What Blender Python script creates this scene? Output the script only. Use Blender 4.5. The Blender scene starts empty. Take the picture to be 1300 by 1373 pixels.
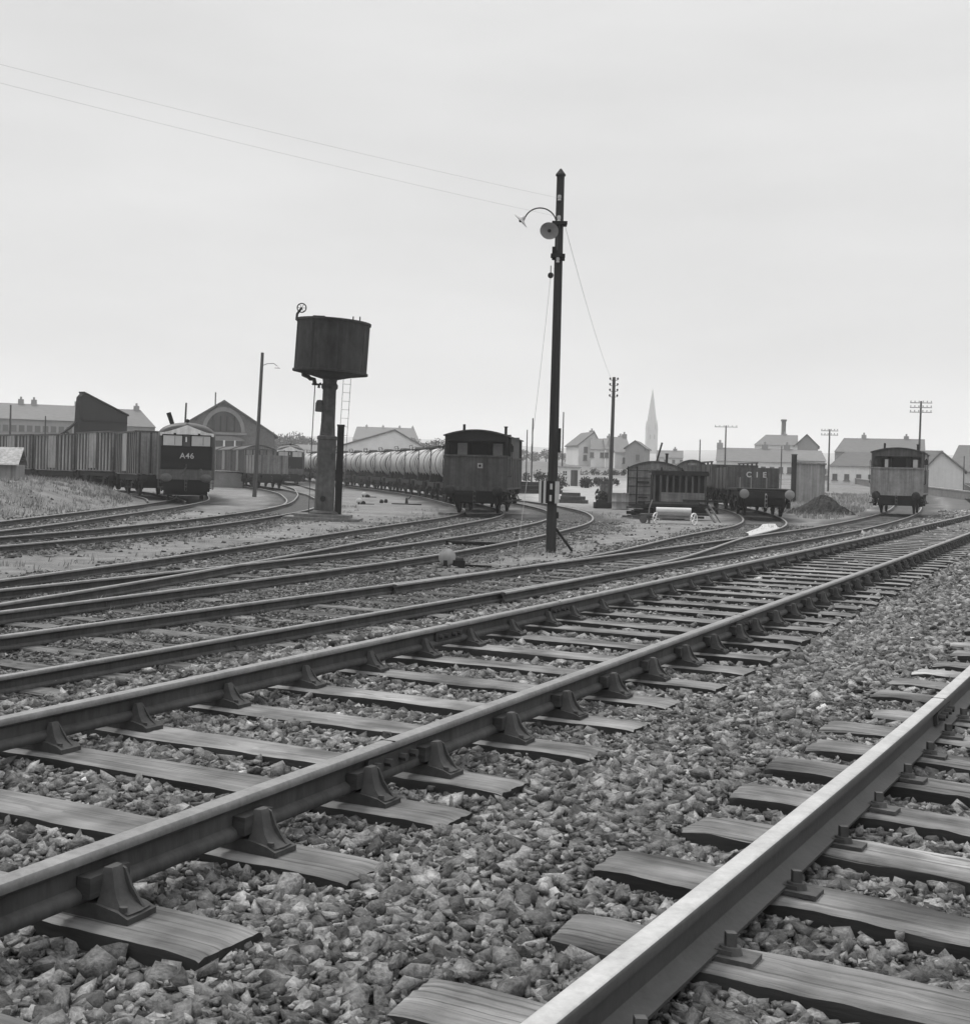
import bpy, bmesh, math, random
import numpy as np
from mathutils import Vector, Matrix, Euler
random.seed(7); rng = np.random.default_rng(11)
R = math.radians
sc = bpy.context.scene
COL = sc.collection

# ------------------------------------------------------------------ camera
F, HY, ROLL, HC = 1648.78, 636.94, R(1.511), 1.72      # photo: 1300 px wide, principal point (650,642)
PIT = math.atan((HY - 642) / F)
def _rot(v):
    x, y, z = v
    c, s = math.cos(ROLL), math.sin(ROLL); x, z = c*x - s*z, s*x + c*z
    c, s = math.cos(PIT), math.sin(PIT); y, z = c*y - s*z, s*y + c*z
    return Vector((x, y, z))
def at(px, py, Y):
    """world point seen at photo pixel (px,py) at forward distance Y"""
    v = _rot(((px - 650)/F, 1.0, -(py - 642)/F)); v *= Y / v.y
    return Vector((v.x, v.y, v.z + HC))
cam = bpy.data.cameras.new("camera"); camo = bpy.data.objects.new("camera", cam); COL.objects.link(camo)
r_, f_, u_ = _rot((1, 0, 0)), _rot((0, 1, 0)), _rot((0, 0, 1))
camo.matrix_world = Matrix(((r_.x, u_.x, -f_.x, 0), (r_.y, u_.y, -f_.y, 0), (r_.z, u_.z, -f_.z, HC), (0, 0, 0, 1)))
cam.sensor_fit = 'HORIZONTAL'; cam.sensor_width = 36; cam.lens = F/1300*36
cam.shift_y = -44.5/1300; cam.clip_start = .05; cam.clip_end = 6000
sc.camera = camo

# ------------------------------------------------------------------ materials
def _n(nt, t, **k):
    n = nt.nodes.new(t)
    for a, b in k.items(): setattr(n, a, b)
    return n
MATS = {}
ALB = .70
def mat(name, base, var=.35, scale=8, rough=.85, bump=.2, stretch=(1, 1, 1), metal=0, rand=.12, detail=6, spec=.3, streak=0, dist=.02, attr=None, cracks=0):
    """noise-varied grey surface; base = mean albedo, var = relative variation, stretch = grain"""
    if name in MATS: return MATS[name]
    base *= ALB
    m = bpy.data.materials.new(name); m.use_nodes = True; nt = m.node_tree; L = nt.links
    b = nt.nodes['Principled BSDF']
    tc = _n(nt, 'ShaderNodeTexCoord'); mp = _n(nt, 'ShaderNodeMapping'); mp.inputs['Scale'].default_value = stretch
    oi = _n(nt, 'ShaderNodeObjectInfo')
    add = _n(nt, 'ShaderNodeVectorMath', operation='MULTIPLY_ADD')
    L.new(oi.outputs['Random'], add.inputs[0]); add.inputs[1].default_value = (37, 91, 53); L.new(tc.outputs['Object'], add.inputs[2])
    L.new(add.outputs[0], mp.inputs[0])
    n1 = _n(nt, 'ShaderNodeTexNoise'); n1.inputs['Scale'].default_value = scale; n1.inputs['Detail'].default_value = detail; n1.inputs['Roughness'].default_value = .65
    n2 = _n(nt, 'ShaderNodeTexNoise'); n2.inputs['Scale'].default_value = scale*.17; n2.inputs['Detail'].default_value = 3
    L.new(mp.outputs[0], n1.inputs[0]); L.new(mp.outputs[0], n2.inputs[0])
    s = _n(nt, 'ShaderNodeMath', operation='ADD'); L.new(n1.outputs[0], s.inputs[0]); L.new(n2.outputs[0], s.inputs[1])
    mr = _n(nt, 'ShaderNodeMapRange'); L.new(s.outputs[0], mr.inputs[0])
    mr.inputs[1].default_value = .65; mr.inputs[2].default_value = 1.35
    mr.inputs[3].default_value = base*(1 - var); mr.inputs[4].default_value = base*(1 + var)
    last = mr.outputs[0]
    if streak:
        mp2 = _n(nt, 'ShaderNodeMapping'); mp2.inputs['Scale'].default_value = (9, 9, .35); L.new(add.outputs[0], mp2.inputs[0])
        n3 = _n(nt, 'ShaderNodeTexNoise'); n3.inputs['Scale'].default_value = 1.0; n3.inputs['Detail'].default_value = 5; L.new(mp2.outputs[0], n3.inputs[0])
        m3 = _n(nt, 'ShaderNodeMapRange'); L.new(n3.outputs[0], m3.inputs[0]); m3.inputs[1].default_value = .35; m3.inputs[2].default_value = .65
        m3.inputs[3].default_value = 1 - streak; m3.inputs[4].default_value = 1 + streak
        mm = _n(nt, 'ShaderNodeMath', operation='MULTIPLY'); L.new(last, mm.inputs[0]); L.new(m3.outputs[0], mm.inputs[1]); last = mm.outputs[0]
    if cracks:      # dark drying splits and knots along the grain
        mp3 = _n(nt, 'ShaderNodeMapping'); mp3.inputs['Scale'].default_value = (.7, 80, 10); L.new(add.outputs[0], mp3.inputs[0])
        n4 = _n(nt, 'ShaderNodeTexNoise'); n4.inputs['Scale'].default_value = 1.0; n4.inputs['Detail'].default_value = 4; n4.inputs['Distortion'].default_value = .25; L.new(mp3.outputs[0], n4.inputs[0])
        m5 = _n(nt, 'ShaderNodeMapRange'); L.new(n4.outputs[0], m5.inputs[0]); m5.inputs[1].default_value = .30; m5.inputs[2].default_value = .43; m5.inputs[3].default_value = 1 - cracks; m5.inputs[4].default_value = 1
        n5 = _n(nt, 'ShaderNodeTexNoise'); n5.inputs['Scale'].default_value = 3.2; n5.inputs['Detail'].default_value = 6; L.new(add.outputs[0], n5.inputs[0])
        m6 = _n(nt, 'ShaderNodeMapRange'); L.new(n5.outputs[0], m6.inputs[0]); m6.inputs[1].default_value = .35; m6.inputs[2].default_value = .62; m6.inputs[3].default_value = .55; m6.inputs[4].default_value = 1.2
        mm = _n(nt, 'ShaderNodeMath', operation='MULTIPLY'); L.new(m5.outputs[0], mm.inputs[0]); L.new(m6.outputs[0], mm.inputs[1])
        m7 = _n(nt, 'ShaderNodeMath', operation='MULTIPLY'); L.new(last, m7.inputs[0]); L.new(mm.outputs[0], m7.inputs[1]); last = m7.outputs[0]
    if attr:
        at_ = _n(nt, 'ShaderNodeAttribute', attribute_name=attr)
        mm = _n(nt, 'ShaderNodeMath', operation='MULTIPLY'); L.new(last, mm.inputs[0]); L.new(at_.outputs['Fac'], mm.inputs[1]); last = mm.outputs[0]
    if rand:
        m4 = _n(nt, 'ShaderNodeMapRange'); L.new(oi.outputs['Random'], m4.inputs[0]); m4.inputs[3].default_value = 1 - rand; m4.inputs[4].default_value = 1 + rand
        mm = _n(nt, 'ShaderNodeMath', operation='MULTIPLY'); L.new(last, mm.inputs[0]); L.new(m4.outputs[0], mm.inputs[1]); last = mm.outputs[0]
    L.new(last, b.inputs['Base Color'])
    b.inputs['Roughness'].default_value = rough; b.inputs['Metallic'].default_value = metal
    b.inputs['Specular IOR Level'].default_value = spec
    if bump:
        bp = _n(nt, 'ShaderNodeBump'); bp.inputs['Strength'].default_value = bump; bp.inputs['Distance'].default_value = dist
        L.new(n1.outputs[0], bp.inputs['Height']); L.new(bp.outputs[0], b.inputs['Normal'])
    MATS[name] = m; return m

M_railside = mat('rusty_rail_steel', .06, .6, 26, .75, .4, stretch=(1, 1, .25), spec=.4, dist=.004, rand=0)
M_railtop = mat('worn_rail_head', .26, .35, 40, .42, .05, metal=.35, spec=.5, rand=0)
M_railbright = mat('bright_rail_head', .52, .22, 45, .5, .05, metal=.3, rand=0)
M_railfield = mat('flat_bottom_rail_side', .075, .25, 40, .6, .1, rand=0)
M_chair = mat('cast_iron_chair', .06, .35, 35, .8, .3, dist=.004)
M_key = mat('wooden_key', .055, .5, 25, .9, .5, stretch=(.3, .1, 1))
M_sleeper = mat('weathered_sleeper_top', .235, .5, 26, .95, .8, stretch=(.07, 1.3, 1), rand=.16, dist=.010, detail=9, spec=.15, cracks=.5)
M_sleeper_yard = mat('sooty_sleeper_top', .14, .6, 20, .95, .8, stretch=(.08, 1.3, 1), rand=.25, dist=.015, detail=9, spec=.15, cracks=.6)
M_sleeper_dark = mat('dark_sleeper_side', .04, .5, 18, .9, .6, stretch=(.1, 1.3, 1), rand=.15, dist=.01, spec=.2)  # sides coloured far darker than the sleeper tops
M_sleeper_old = mat('split_sleeper_top', .25, .65, 20, .95, 1.0, stretch=(.08, 1.3, 1), rand=.25, dist=.02, detail=10, spec=.15, cracks=.6)
M_pole = mat('weathered_pole_timber', .05, .5, 14, .9, .5, stretch=(1, 1, .05), rand=0, spec=.15)
M_wagon_dk = mat('dark_wagon_boards', .08, .4, 8, .8, .2, streak=.3)
M_stone = mat('ballast_stone', .185, .85, 75, .9, 1.0, rand=0, dist=.010, attr='tone', spec=.25)
M_timber_dark = mat('dark_tarred_timber', .03, .5, 12, .9, .4, stretch=(1, 1, .06), rand=.1, spec=.12)
M_timber = mat('weathered_timber', .09, .45, 14, .9, .4, stretch=(1, 1, .07))
M_plank = mat('grey_planks', .17, .4, 10, .9, .3, stretch=(.2, 1, 1), streak=.2)
M_iron = mat('black_ironwork', .022, .5, 15, .7, .25, spec=.2)
M_iron_lt = mat('dusty_ironwork', .09, .5, 18, .7, .25)
M_rust = mat('rusted_tank_plate', .042, .8, 5, .8, .25, streak=.22, stretch=(1, 1, .5), spec=.15)
M_rustcol = mat('rusted_cast_column', .07, .75, 5, .8, .3, streak=.12)
M_black = mat('black_paint', .014, .3, 8, .65, .05, spec=.12)
M_pale = mat('hazed_limestone', .36, .12, 1, .9, 0, rand=0)  # spire stone lightened; part of the distance haze is in its colour
M_white = mat('white_paint', .55, .12, 14, .6, .05)
M_lamp = mat('enamel_lamp_shade', .45, .2, 10, .4, .03)
M_van_dk = mat('dirty_dark_van_paint', .062, .45, 7, .7, .1, streak=.3)
M_van_md = mat('grey_van_paint', .27, .3, 7, .7, .1, streak=.2)
M_van_roof = mat('van_roof_canvas', .075, .3, 10, .85, .1)
M_wagon = mat('galvanised_wagon_side', .27, .35, 6, .6, .1, streak=.5)
M_wagon_md = mat('grey_wagon_boards', .19, .35, 8, .8, .2, streak=.3)
M_tank = mat('aluminium_tank_barrel', .46, .22, 3, .5, .03, streak=0, metal=.1)
M_tank_dirty = mat('stained_tank_end', .16, .45, 5, .6, .05, streak=0)
M_loco = mat('loco_grey_paint', .07, .2, 8, .5, .05)
M_loco_dk = mat('loco_black_paint', .016, .25, 8, .6, .05, spec=.12)
M_loco_lt = mat('loco_light_band', .75, .2, 8, .6, .05, streak=.15)
M_loco_buf = mat('loco_grey_beam', .10, .3, 9, .6, .05, streak=.2)
M_glass = mat('daylight_toned_glass', .5, .12, 4, .25, 0, spec=.6)  # daylight in the windscreens put into a pale base colour
M_pane = mat('hazed_window_glass', .14, .1, 4, .4, 0)  # greyed glass; distance haze put into its colour
M_glass_dk = mat('dark_window_glass', .04, .2, 4, .2, 0, spec=.6)
M_render = mat('whitewashed_render', .82, .10, 3, .9, .1, streak=.03)
M_render_gr = mat('grey_render', .36, .12, 3, .9, .1, streak=.04)
M_slate = mat('slate_roof', .11, .25, 9, .8, .2, stretch=(1, 3, 3))
M_slate_md = mat('weathered_slate_roof', .17, .2, 9, .8, .2, stretch=(1, 3, 3))
M_stonew = mat('rubble_stone_wall', .17, .35, 5, .9, .5, dist=.05)
M_stone_lt = mat('dressed_limestone', .26, .2, 8, .9, .2)
M_conc = mat('stained_concrete', .30, .2, 5, .9, .2, streak=.25)
M_sheet = mat('tarred_sheeting', .024, .2, 6, .9, .1, stretch=(1, 1, .1))
M_shed_lt = mat('pale_asbestos_sheet', .78, .1, 6, .9, .1)
M_grass = mat('dry_grass', .27, .35, 6, .9, 0, attr='tone', rand=0)
M_coal = mat('ash_and_coal', .03, .6, 14, .9, .6, dist=.03)
M_box = mat('painted_steel', .4, .2, 10, .5, .05)
M_wire = mat('weathered_wire', .5, .1, 5, .6, 0, rand=0)

# ------------------------------------------------------------------ mesh builder
class MB:
    def __init__(s): s.v = []; s.f = []; s.m = []; s.sm = []
    def add(s, vs, fs, mi=0, smooth=False, M=None):
        o = len(s.v)
        s.v += [tuple(M @ Vector(v)) for v in vs] if M is not None else [tuple(v) for v in vs]
        for f in fs: s.f.append(tuple(i + o for i in f)); s.m.append(mi); s.sm.append(smooth)
        return s
    def box(s, c, d, mi=0, rz=0, M=None, taper=None):
        hx, hy, hz = d[0]/2, d[1]/2, d[2]/2; t = taper or 1
        vs = [(-hx, -hy, -hz), (hx, -hy, -hz), (hx, hy, -hz), (-hx, hy, -hz), (-hx*t, -hy*t, hz), (hx*t, -hy*t, hz), (hx*t, hy*t, hz), (-hx*t, hy*t, hz)]
        T = Matrix.Translation(c) @ Matrix.Rotation(rz, 4, 'Z')
        if M is not None: T = M @ T
        return s.add(vs, [(3, 2, 1, 0), (4, 5, 6, 7), (0, 1, 5, 4), (1, 2, 6, 5), (2, 3, 7, 6), (3, 0, 4, 7)], mi, False, T)
    def bar(s, a, b, w, h=None, mi=0):
        """rectangular bar from a to b"""
        a, b = Vector(a), Vector(b); d = b - a; h = h or w
        q = d.to_track_quat('Y', 'Z').to_matrix().to_4x4()
        return s.box((0, 0, 0), (w, d.length, h), mi, 0, Matrix.Translation((a + b)/2) @ q)
    def cyl(s, a, b, r, r2=None, n=12, mi=0, smooth=True, caps=True):
        a, b = Vector(a), Vector(b); d = b - a; r2 = r if r2 is None else r2
        q = d.to_track_quat('Z', 'Y').to_matrix()
        vs = []; 
        for p, rr in ((a, r), (b, r2)):
            for i in range(n):
                t = 2*math.pi*i/n; vs.append(p + q @ Vector((rr*math.cos(t), rr*math.sin(t), 0)))
        s.add(vs, [(i, (i+1) % n, n + (i+1) % n, n + i) for i in range(n)], mi, smooth)
        if caps: 
            s.add(vs[:n], [tuple(range(n))[::-1]], mi); s.add(vs[n:], [tuple(range(n))], mi)
        return s
    def tube(s, pts, r, n=8, mi=0):
        pts = [Vector(p) for p in pts]; rings = []
        for i, p in enumerate(pts):
            d = (pts[min(i+1, len(pts)-1)] - pts[max(i-1, 0)]).normalized()
            q = d.to_track_quat('Z', 'Y').to_matrix(); rr = r[i] if isinstance(r, (list, tuple)) else r
            rings.append([p + q @ Vector((rr*math.cos(2*math.pi*k/n), rr*math.sin(2*math.pi*k/n), 0)) for k in range(n)])
        vs = [v for g in rings for v in g]
        fs = [(i*n + k, i*n + (k+1) % n, (i+1)*n + (k+1) % n, (i+1)*n + k) for i in range(len(pts)-1) for k in range(n)]
        s.add(vs, fs, mi, True); s.add(rings[0], [tuple(range(n))[::-1]], mi); s.add(rings[-1], [tuple(range(n))], mi)
        return s
    def lathe(s, prof, n=24, mi=0, M=None, smooth=True, mis=None):
        """prof: (r,z) list, revolved about z"""
        for j in range(len(prof) - 1):
            (r0, z0), (r1, z1) = prof[j], prof[j+1]
            vs = [(r0*math.cos(2*math.pi*i/n), r0*math.sin(2*math.pi*i/n), z0) for i in range(n)] + [(r1*math.cos(2*math.pi*i/n), r1*math.sin(2*math.pi*i/n), z1) for i in range(n)]
            s.add(vs, [(i, (i+1) % n, n + (i+1) % n, n + i) for i in range(n)], mis[j] if mis else mi, smooth, M)
        return s
    def prism(s, prof, y0, y1, mi=0, M=None, axis='y', smooth=False):
        """closed profile (x,z) extruded along y"""
        n = len(prof)
        vs = [(x, y0, z) for x, z in prof] + [(x, y1, z) for x, z in prof]
        if axis == 'x': vs = [(b, a, c) for a, b, c in vs]
        s.add(vs, [tuple(range(n)), tuple(range(2*n - 1, n - 1, -1))], mi, False, M)
        s.add(vs, [(i, n + i, n + (i+1) % n, (i+1) % n) for i in range(n)], mi, smooth, M)
        return s
    def build(s, name, mats, parent=None, loc=None, rz=0, fix=True):
        me = bpy.data.meshes.new(name); me.from_pydata(s.v, [], s.f)
        for m in (mats if isinstance(mats, (list, tuple)) else [mats]): me.materials.append(m)
        me.polygons.foreach_set('material_index', s.m); me.polygons.foreach_set('use_smooth', s.sm)
        if fix:
            bm = bmesh.new(); bm.from_mesh(me); bmesh.ops.remove_doubles(bm, verts=bm.verts, dist=1e-5)
            bmesh.ops.recalc_face_normals(bm, faces=bm.faces); bm.to_mesh(me); bm.free()
        if any(s.sm):
            try: me.set_sharp_from_angle(angle=R(40))
            except Exception: pass
        o = bpy.data.objects.new(name, me); COL.objects.link(o)
        if parent: o.parent = parent
        if loc is not None: o.location = loc
        o.rotation_euler.z = rz
        return o
def raw(name, V, T, mats, tone=None, kind=None, mi=None):
    me = bpy.data.meshes.new(name); nv, nf, k = len(V), len(T), T.shape[1]
    me.vertices.add(nv); me.vertices.foreach_set('co', np.ascontiguousarray(V, dtype=np.float32).ravel())
    me.loops.add(nf*k); me.loops.foreach_set('vertex_index', np.ascontiguousarray(T, dtype=np.int32).ravel())
    me.polygons.add(nf); me.polygons.foreach_set('loop_start', np.arange(0, nf*k, k, dtype=np.int32))
    for m in (mats if isinstance(mats, list) else [mats]): me.materials.append(m)
    if mi is not None: me.polygons.foreach_set('material_index', mi)
    me.update(calc_edges=True)
    for nm, a in (tone or {}).items():
        q = me.attributes.new(nm, 'FLOAT', 'POINT'); q.data.foreach_set('value', np.ascontiguousarray(a, dtype=np.float32))
    o = bpy.data.objects.new(name, me); COL.objects.link(o)
    if kind: o['kind'] = kind
    return o
def tag(o, label, cat=None, group=None, kind=None):
    if label: o['label'] = label
    if cat: o['category'] = cat
    if group: o['group'] = group
    if kind: o['kind'] = kind
    return o
def thing(name, label, cat, loc=(0, 0, 0), rz=0, group=None):
    o = bpy.data.objects.new(name, None); COL.objects.link(o); o.empty_display_size = .3
    o.location = loc; o.rotation_euler.z = rz
    return tag(o, label, cat, group)
def copy_tree(o, parent=None):
    c = o.copy(); COL.objects.link(c)
    if parent: c.parent = parent
    for ch in list(o.children): copy_tree(ch, c)
    return c

# ------------------------------------------------------------------ centre lines
class Path:
    def __init__(s, pts, smooth=30, step=.5):
        P = np.array(pts, float)
        for _ in range(2):
            d = np.r_[0, np.cumsum(np.hypot(*np.diff(P, axis=0).T))]
            n = max(4, int(d[-1]/step)); t = np.linspace(0, d[-1], n)
            P = np.c_[np.interp(t, d, P[:, 0]), np.interp(t, d, P[:, 1])]
            if _ == 0:
                for k in range(smooth*8): P[1:-1] = .5*P[1:-1] + .25*(P[:-2] + P[2:])
        s.P = P; s.d = np.r_[0, np.cumsum(np.hypot(*np.diff(P, axis=0).T))]; s.len = s.d[-1]
        T = np.gradient(P, axis=0); s.T = T/np.linalg.norm(T, axis=1)[:, None]
    def pos(s, d): return np.array([np.interp(d, s.d, s.P[:, 0]), np.interp(d, s.d, s.P[:, 1])])
    def tan(s, d):
        t = np.array([np.interp(d, s.d, s.T[:, 0]), np.interp(d, s.d, s.T[:, 1])]); return t/np.linalg.norm(t)
    def head(s, d): t = s.tan(d); return math.atan2(-t[0], t[1])      # rotation about z of local +y
    def s_at_y(s, y): return float(np.interp(y, s.P[:, 1], s.d))
    def offset(s, X, Y):
        """signed distance (left positive) and s of points"""
        A = s.P[::2]; D = s.d[::2]; T = s.T[::2]
        best = np.full(X.shape, 1e9); sd = np.zeros(X.shape); so = np.zeros(X.shape)
        for (a, b), dd, (tx, ty) in zip(A, D, T):
            dx, dy = X - a, Y - b; q = dx*dx + dy*dy; k = q < best
            best[k] = q[k]; sd[k] = (-dx*ty + dy*tx)[k]; so[k] = (dd + dx*tx + dy*ty)[k]
        return sd, so
MAIN = Path([(-5.3, -3), (-1.82, 4.1), (2.03, 12), (6.05, 20.2), (10.3, 28.9), (15.1, 38.8), (21.2, 51.4), (28.3, 67), (36, 87), (43, 108), (50.5, 131), (58.5, 155), (65, 178), (70, 205), (72, 240)], 20)
RR = Path([(-.96, -1.02), (.38 + .72, 2.92 - .42), (2.82 + .72, 7.08 - .42), (9.6, 18.2), (17.6, 32), (25, 46)], 10)
T2 = Path([(-9.3, -1), (-3.93, 10.08), (3.07, 24.2), (8.9, 36.1), (14.3, 47.4), (19.1, 58), (22.95, 67.3), (29, 84), (35, 101), (41, 120), (47, 140)], 20)
SID = Path([(-.6, 16.6), (1.1, 20.1), (3.3, 25.2), (6.5, 35), (9.5, 42.8), (11.0, 47.8), (12.0, 53), (12.8, 58), (13.3, 63), (13.5, 68), (13.5, 74), (13.2, 82)], 6)
T3 = Path([(-8.6, 4), (-6.7, 11.5), (-5.5, 16.6), (-4.65, 21.2), (-3.2, 29.7), (-2.15, 36), (-.45, 45.5), (.05, 50), (0, 56), (-.7, 63), (-1.8, 70), (-2.95, 78), (-5.3, 90), (-9.0, 104), (-13.8, 120), (-18.9, 134), (-25.5, 150), (-33, 166)], 6)
T4 = Path([(-9.7, 4), (-6.6, 11.5), (-4.95, 15.4), (-3.45, 19.3), (-1.95, 23.1), (.65, 32.6), (2.7, 42), (3.5, 47.8), (3.75, 55.5), (3.0, 63), (1.9, 70), (.2, 80), (-2.7, 95)], 6)
T5 = Path([(-14, 8), (-11.2, 18), (-9.5, 24.7), (-8.5, 31), (-7.95, 39), (-7.8, 47), (-8.1, 55), (-9.3, 63.5), (-12.3, 79), (-15.5, 91), (-17.1, 95.5), (-19.5, 102.5), (-23, 111), (-27.5, 121), (-33, 133)], 6)
T5B = Path([(-8, 50), (-8.2, 56), (-8.9, 63), (-10.8, 77), (-14.0, 96), (-18.3, 115), (-22.5, 131)], 6)
TA = Path([(-13, 10), (-12.0, 22), (-11.9, 31), (-12.4, 38), (-13.0, 49), (-14.1, 59.4), (-16.6, 70), (-19.3, 80)], 6)
TW = Path([(-14.2, 55), (-15.5, 60), (-18.3, 66.5), (-22.4, 72.3), (-27.2, 78), (-32.3, 83.5), (-38, 89.5)], 6)

# ------------------------------------------------------------------ terrain
def ss(a, b, x): t = np.clip((x - a)/(b - a), 0, 1); return t*t*(3 - 2*t)
def nz(X, Y, s, seed=0):
    r = np.zeros(np.shape(X))
    for k in range(4):
        a = seed*1.7 + k*2.1; f = s*1.9**k
        r = r + .6**k*np.sin(f*(X*math.cos(a) + Y*math.sin(a)) + a*3)*np.sin(f*1.13*(Y*math.cos(a*1.3) - X*math.sin(a*1.3)) + a)
    return r
def height(X, Y, rough=True):
    X = np.asarray(X, float); Y = np.asarray(Y, float); r = np.hypot(X, Y); ang = X/np.maximum(np.abs(Y), 1)
    lo = np.interp(r, [0, 60, 82, 104, 120, 135, 160, 230, 400, 700, 1000, 1300, 2000], [0, 0, .07, .16, .25, .34, .9, 3.6, 6, 13, 26, 37, 30])
    hi = np.interp(r, [0, 45, 62, 80, 95, 115, 150, 220, 400, 700, 1000, 1300, 2000], [0, 0, .1, .25, .5, 1.0, 2.0, 4.2, 6.5, 12, 24, 34, 28])
    k = ss(-.02, .05, ang); z = lo*(1 - k) + hi*k
    z = np.where(Y < 0, np.minimum(z, 2), z)
    sd, so = MAIN.offset(X, Y)
    emb = .345*(1 - ss(1.65, 3.1, sd))*ss(-30, -14, sd)
    emb = np.where(r > 230, 0, emb)
    z = np.maximum(z, emb)
    rsd, _ = RR.offset(X, Y); z = z + .04*(1 - ss(1.5, 2.2, np.abs(rsd)))*(Y > -3)
    # grassy bank left of the locomotive's track
    ta, _ = TA.offset(X, Y)
    bank = ss(1.9, 6.5, ta)*ss(24, 36, Y)*(1 - ss(62, 74, Y + .0*X))*(.95 + .18*nz(X, Y, .5, 3))
    z = z + np.where((X < -8), bank, 0)
    if rough: z = z + .018*nz(X, Y, 1.3, 1)*(1 - ss(1, 2.2, -sd + 3.9)*.85) + .10*ss(80, 140, r)*nz(X, Y, .12, 2) + 1.8*ss(600, 1200, r)*nz(X, Y, .008, 5)
    return z
def gz(x, y): return float(height(np.array([x]), np.array([y]), False)[0])
# ------------------------------------------------------------------ ground sheet (one polar grid)
def ground():
    rr = np.r_[0.4, .4*np.exp(np.linspace(0, math.log(2000/.4), 260))[1:]]
    th = np.concatenate([np.linspace(-32, 32, 321), np.linspace(32, 328, 121)[1:-1]])*math.pi/180
    RRg, TH = np.meshgrid(rr, th, indexing='ij'); X = RRg*np.sin(TH); Y = RRg*np.cos(TH)
    Z = height(X, Y); n, m = X.shape
    V = np.c_[X.ravel(), Y.ravel(), Z.ravel()]
    i = np.arange(n - 1)[:, None]*m + np.arange(m)[None]; j = np.arange(n - 1)[:, None]*m + (np.arange(m)[None] + 1) % m
    Q = np.stack([i, i + m, j + m, j], -1).reshape(-1, 4)
    cap = len(V); V = np.r_[V, [[0, 0, float(height(np.array([0.]), np.array([0.]))[0])]]]
    xf, yf = V[:, 0], V[:, 1]; sd, _ = MAIN.offset(xf, yf)
    r = np.hypot(xf, yf)
    bal = ss(3.2, 2.2, sd)*ss(-16, -9, sd)*(r < 240)
    for p, lo, hi in ((T2, 1.4, 2.4), (T3, 1.2, 2.3), (T4, 1.2, 2.3), (T5, 1.0, 2.2), (TA, 1, 2), (SID, .9, 2)):
        o, so = p.offset(xf, yf); o = np.abs(o) + .35*nz(xf, yf, 1.6, 4)
        bal = np.maximum(bal, .8*ss(hi, lo, o)*(so > 0)*(so < p.len))
    ta, _ = TA.offset(xf, yf)
    gr = ss(1.6, 3.0, ta + .4*nz(xf, yf, .8, 7))*ss(22, 32, yf)*(xf < -8)*ss(100, 70, r)
    gr = np.maximum(gr, ss(150, 210, r + 12*nz(xf, yf, .05, 3)))
    gr = np.maximum(gr, .8*ss(-2.2, -3.4, T2.offset(xf, yf)[0])*ss(50, 60, yf)*ss(-6, 0, sd - 4)*(r < 120))
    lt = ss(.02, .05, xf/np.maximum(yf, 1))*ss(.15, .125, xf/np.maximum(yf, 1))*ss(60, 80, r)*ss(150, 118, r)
    lt = np.maximum(lt, .85*ss(450, 900, r))  # far hills paled with distance, haze put into the ground colour
    m_ = bpy.data.materials.new('yard_ground'); m_.use_nodes = True; nt = m_.node_tree; L = nt.links; b = nt.nodes['Principled BSDF']
    tc = _n(nt, 'ShaderNodeTexCoord')
    def noise(sc_, det=8, ro=.6):
        k = _n(nt, 'ShaderNodeTexNoise'); k.inputs['Scale'].default_value = sc_; k.inputs['Detail'].default_value = det; k.inputs['Roughness'].default_value = ro
        L.new(tc.outputs['Object'], k.inputs[0]); return k.outputs[0]
    def mr(x, a, b_, c, d):
        k = _n(nt, 'ShaderNodeMapRange'); L.new(x, k.inputs[0])
        for q, v in enumerate((a, b_, c, d)): k.inputs[q+1].default_value = v
        return k.outputs[0]
    def mix(f, a, b_):
        k = _n(nt, 'ShaderNodeMix', data_type='FLOAT'); L.new(f, k.inputs[0]); L.new(a, k.inputs[2]); L.new(b_, k.inputs[3]); return k.outputs[0]
    def mul(a, b_):
        k = _n(nt, 'ShaderNodeMath', operation='MULTIPLY'); L.new(a, k.inputs[0]); L.new(b_, k.inputs[1]); return k.outputs[0]
    def attr(s): return _n(nt, 'ShaderNodeAttribute', attribute_name=s).outputs['Fac']
    fine, mid, big = noise(26, 10, .75), noise(2.2, 8), noise(.25, 5)
    ash = mul(mul(mr(fine, .3, .7, .10, .20), mr(mid, .3, .7, .7, 1.3)), mr(big, .35, .65, .8, 1.2))
    bl = mul(mr(fine, .32, .68, .012, .075), mr(mid, .3, .7, .75, 1.2))  # bed darkened; shade in the gaps between stones put into its colour
    gv = mul(mr(noise(9, 10, .7), .3, .7, .08, .17), mr(noise(.6), .3, .7, .65, 1.3))
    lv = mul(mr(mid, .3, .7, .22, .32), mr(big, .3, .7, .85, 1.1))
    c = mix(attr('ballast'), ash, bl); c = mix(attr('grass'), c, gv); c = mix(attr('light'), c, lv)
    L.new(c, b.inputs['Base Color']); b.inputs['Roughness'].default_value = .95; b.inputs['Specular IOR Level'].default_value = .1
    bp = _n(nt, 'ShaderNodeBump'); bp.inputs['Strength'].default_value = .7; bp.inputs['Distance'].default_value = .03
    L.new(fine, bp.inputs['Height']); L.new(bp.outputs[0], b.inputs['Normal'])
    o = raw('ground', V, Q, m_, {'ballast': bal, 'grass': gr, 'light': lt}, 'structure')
    me = o.data
    # close the small hole under the tripod
    bm = bmesh.new(); bm.from_mesh(me); bm.verts.ensure_lookup_table()
    for k in range(m): bm.faces.new((bm.verts[cap], bm.verts[k], bm.verts[(k+1) % m]))
    bmesh.ops.recalc_face_normals(bm, faces=bm.faces)
    if bm.faces[0].normal.z < 0:
        bmesh.ops.reverse_faces(bm, faces=bm.faces)
    bm.to_mesh(me); bm.free(); me.polygons.foreach_set('use_smooth', [True]*len(me.polygons))
ground()

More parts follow.
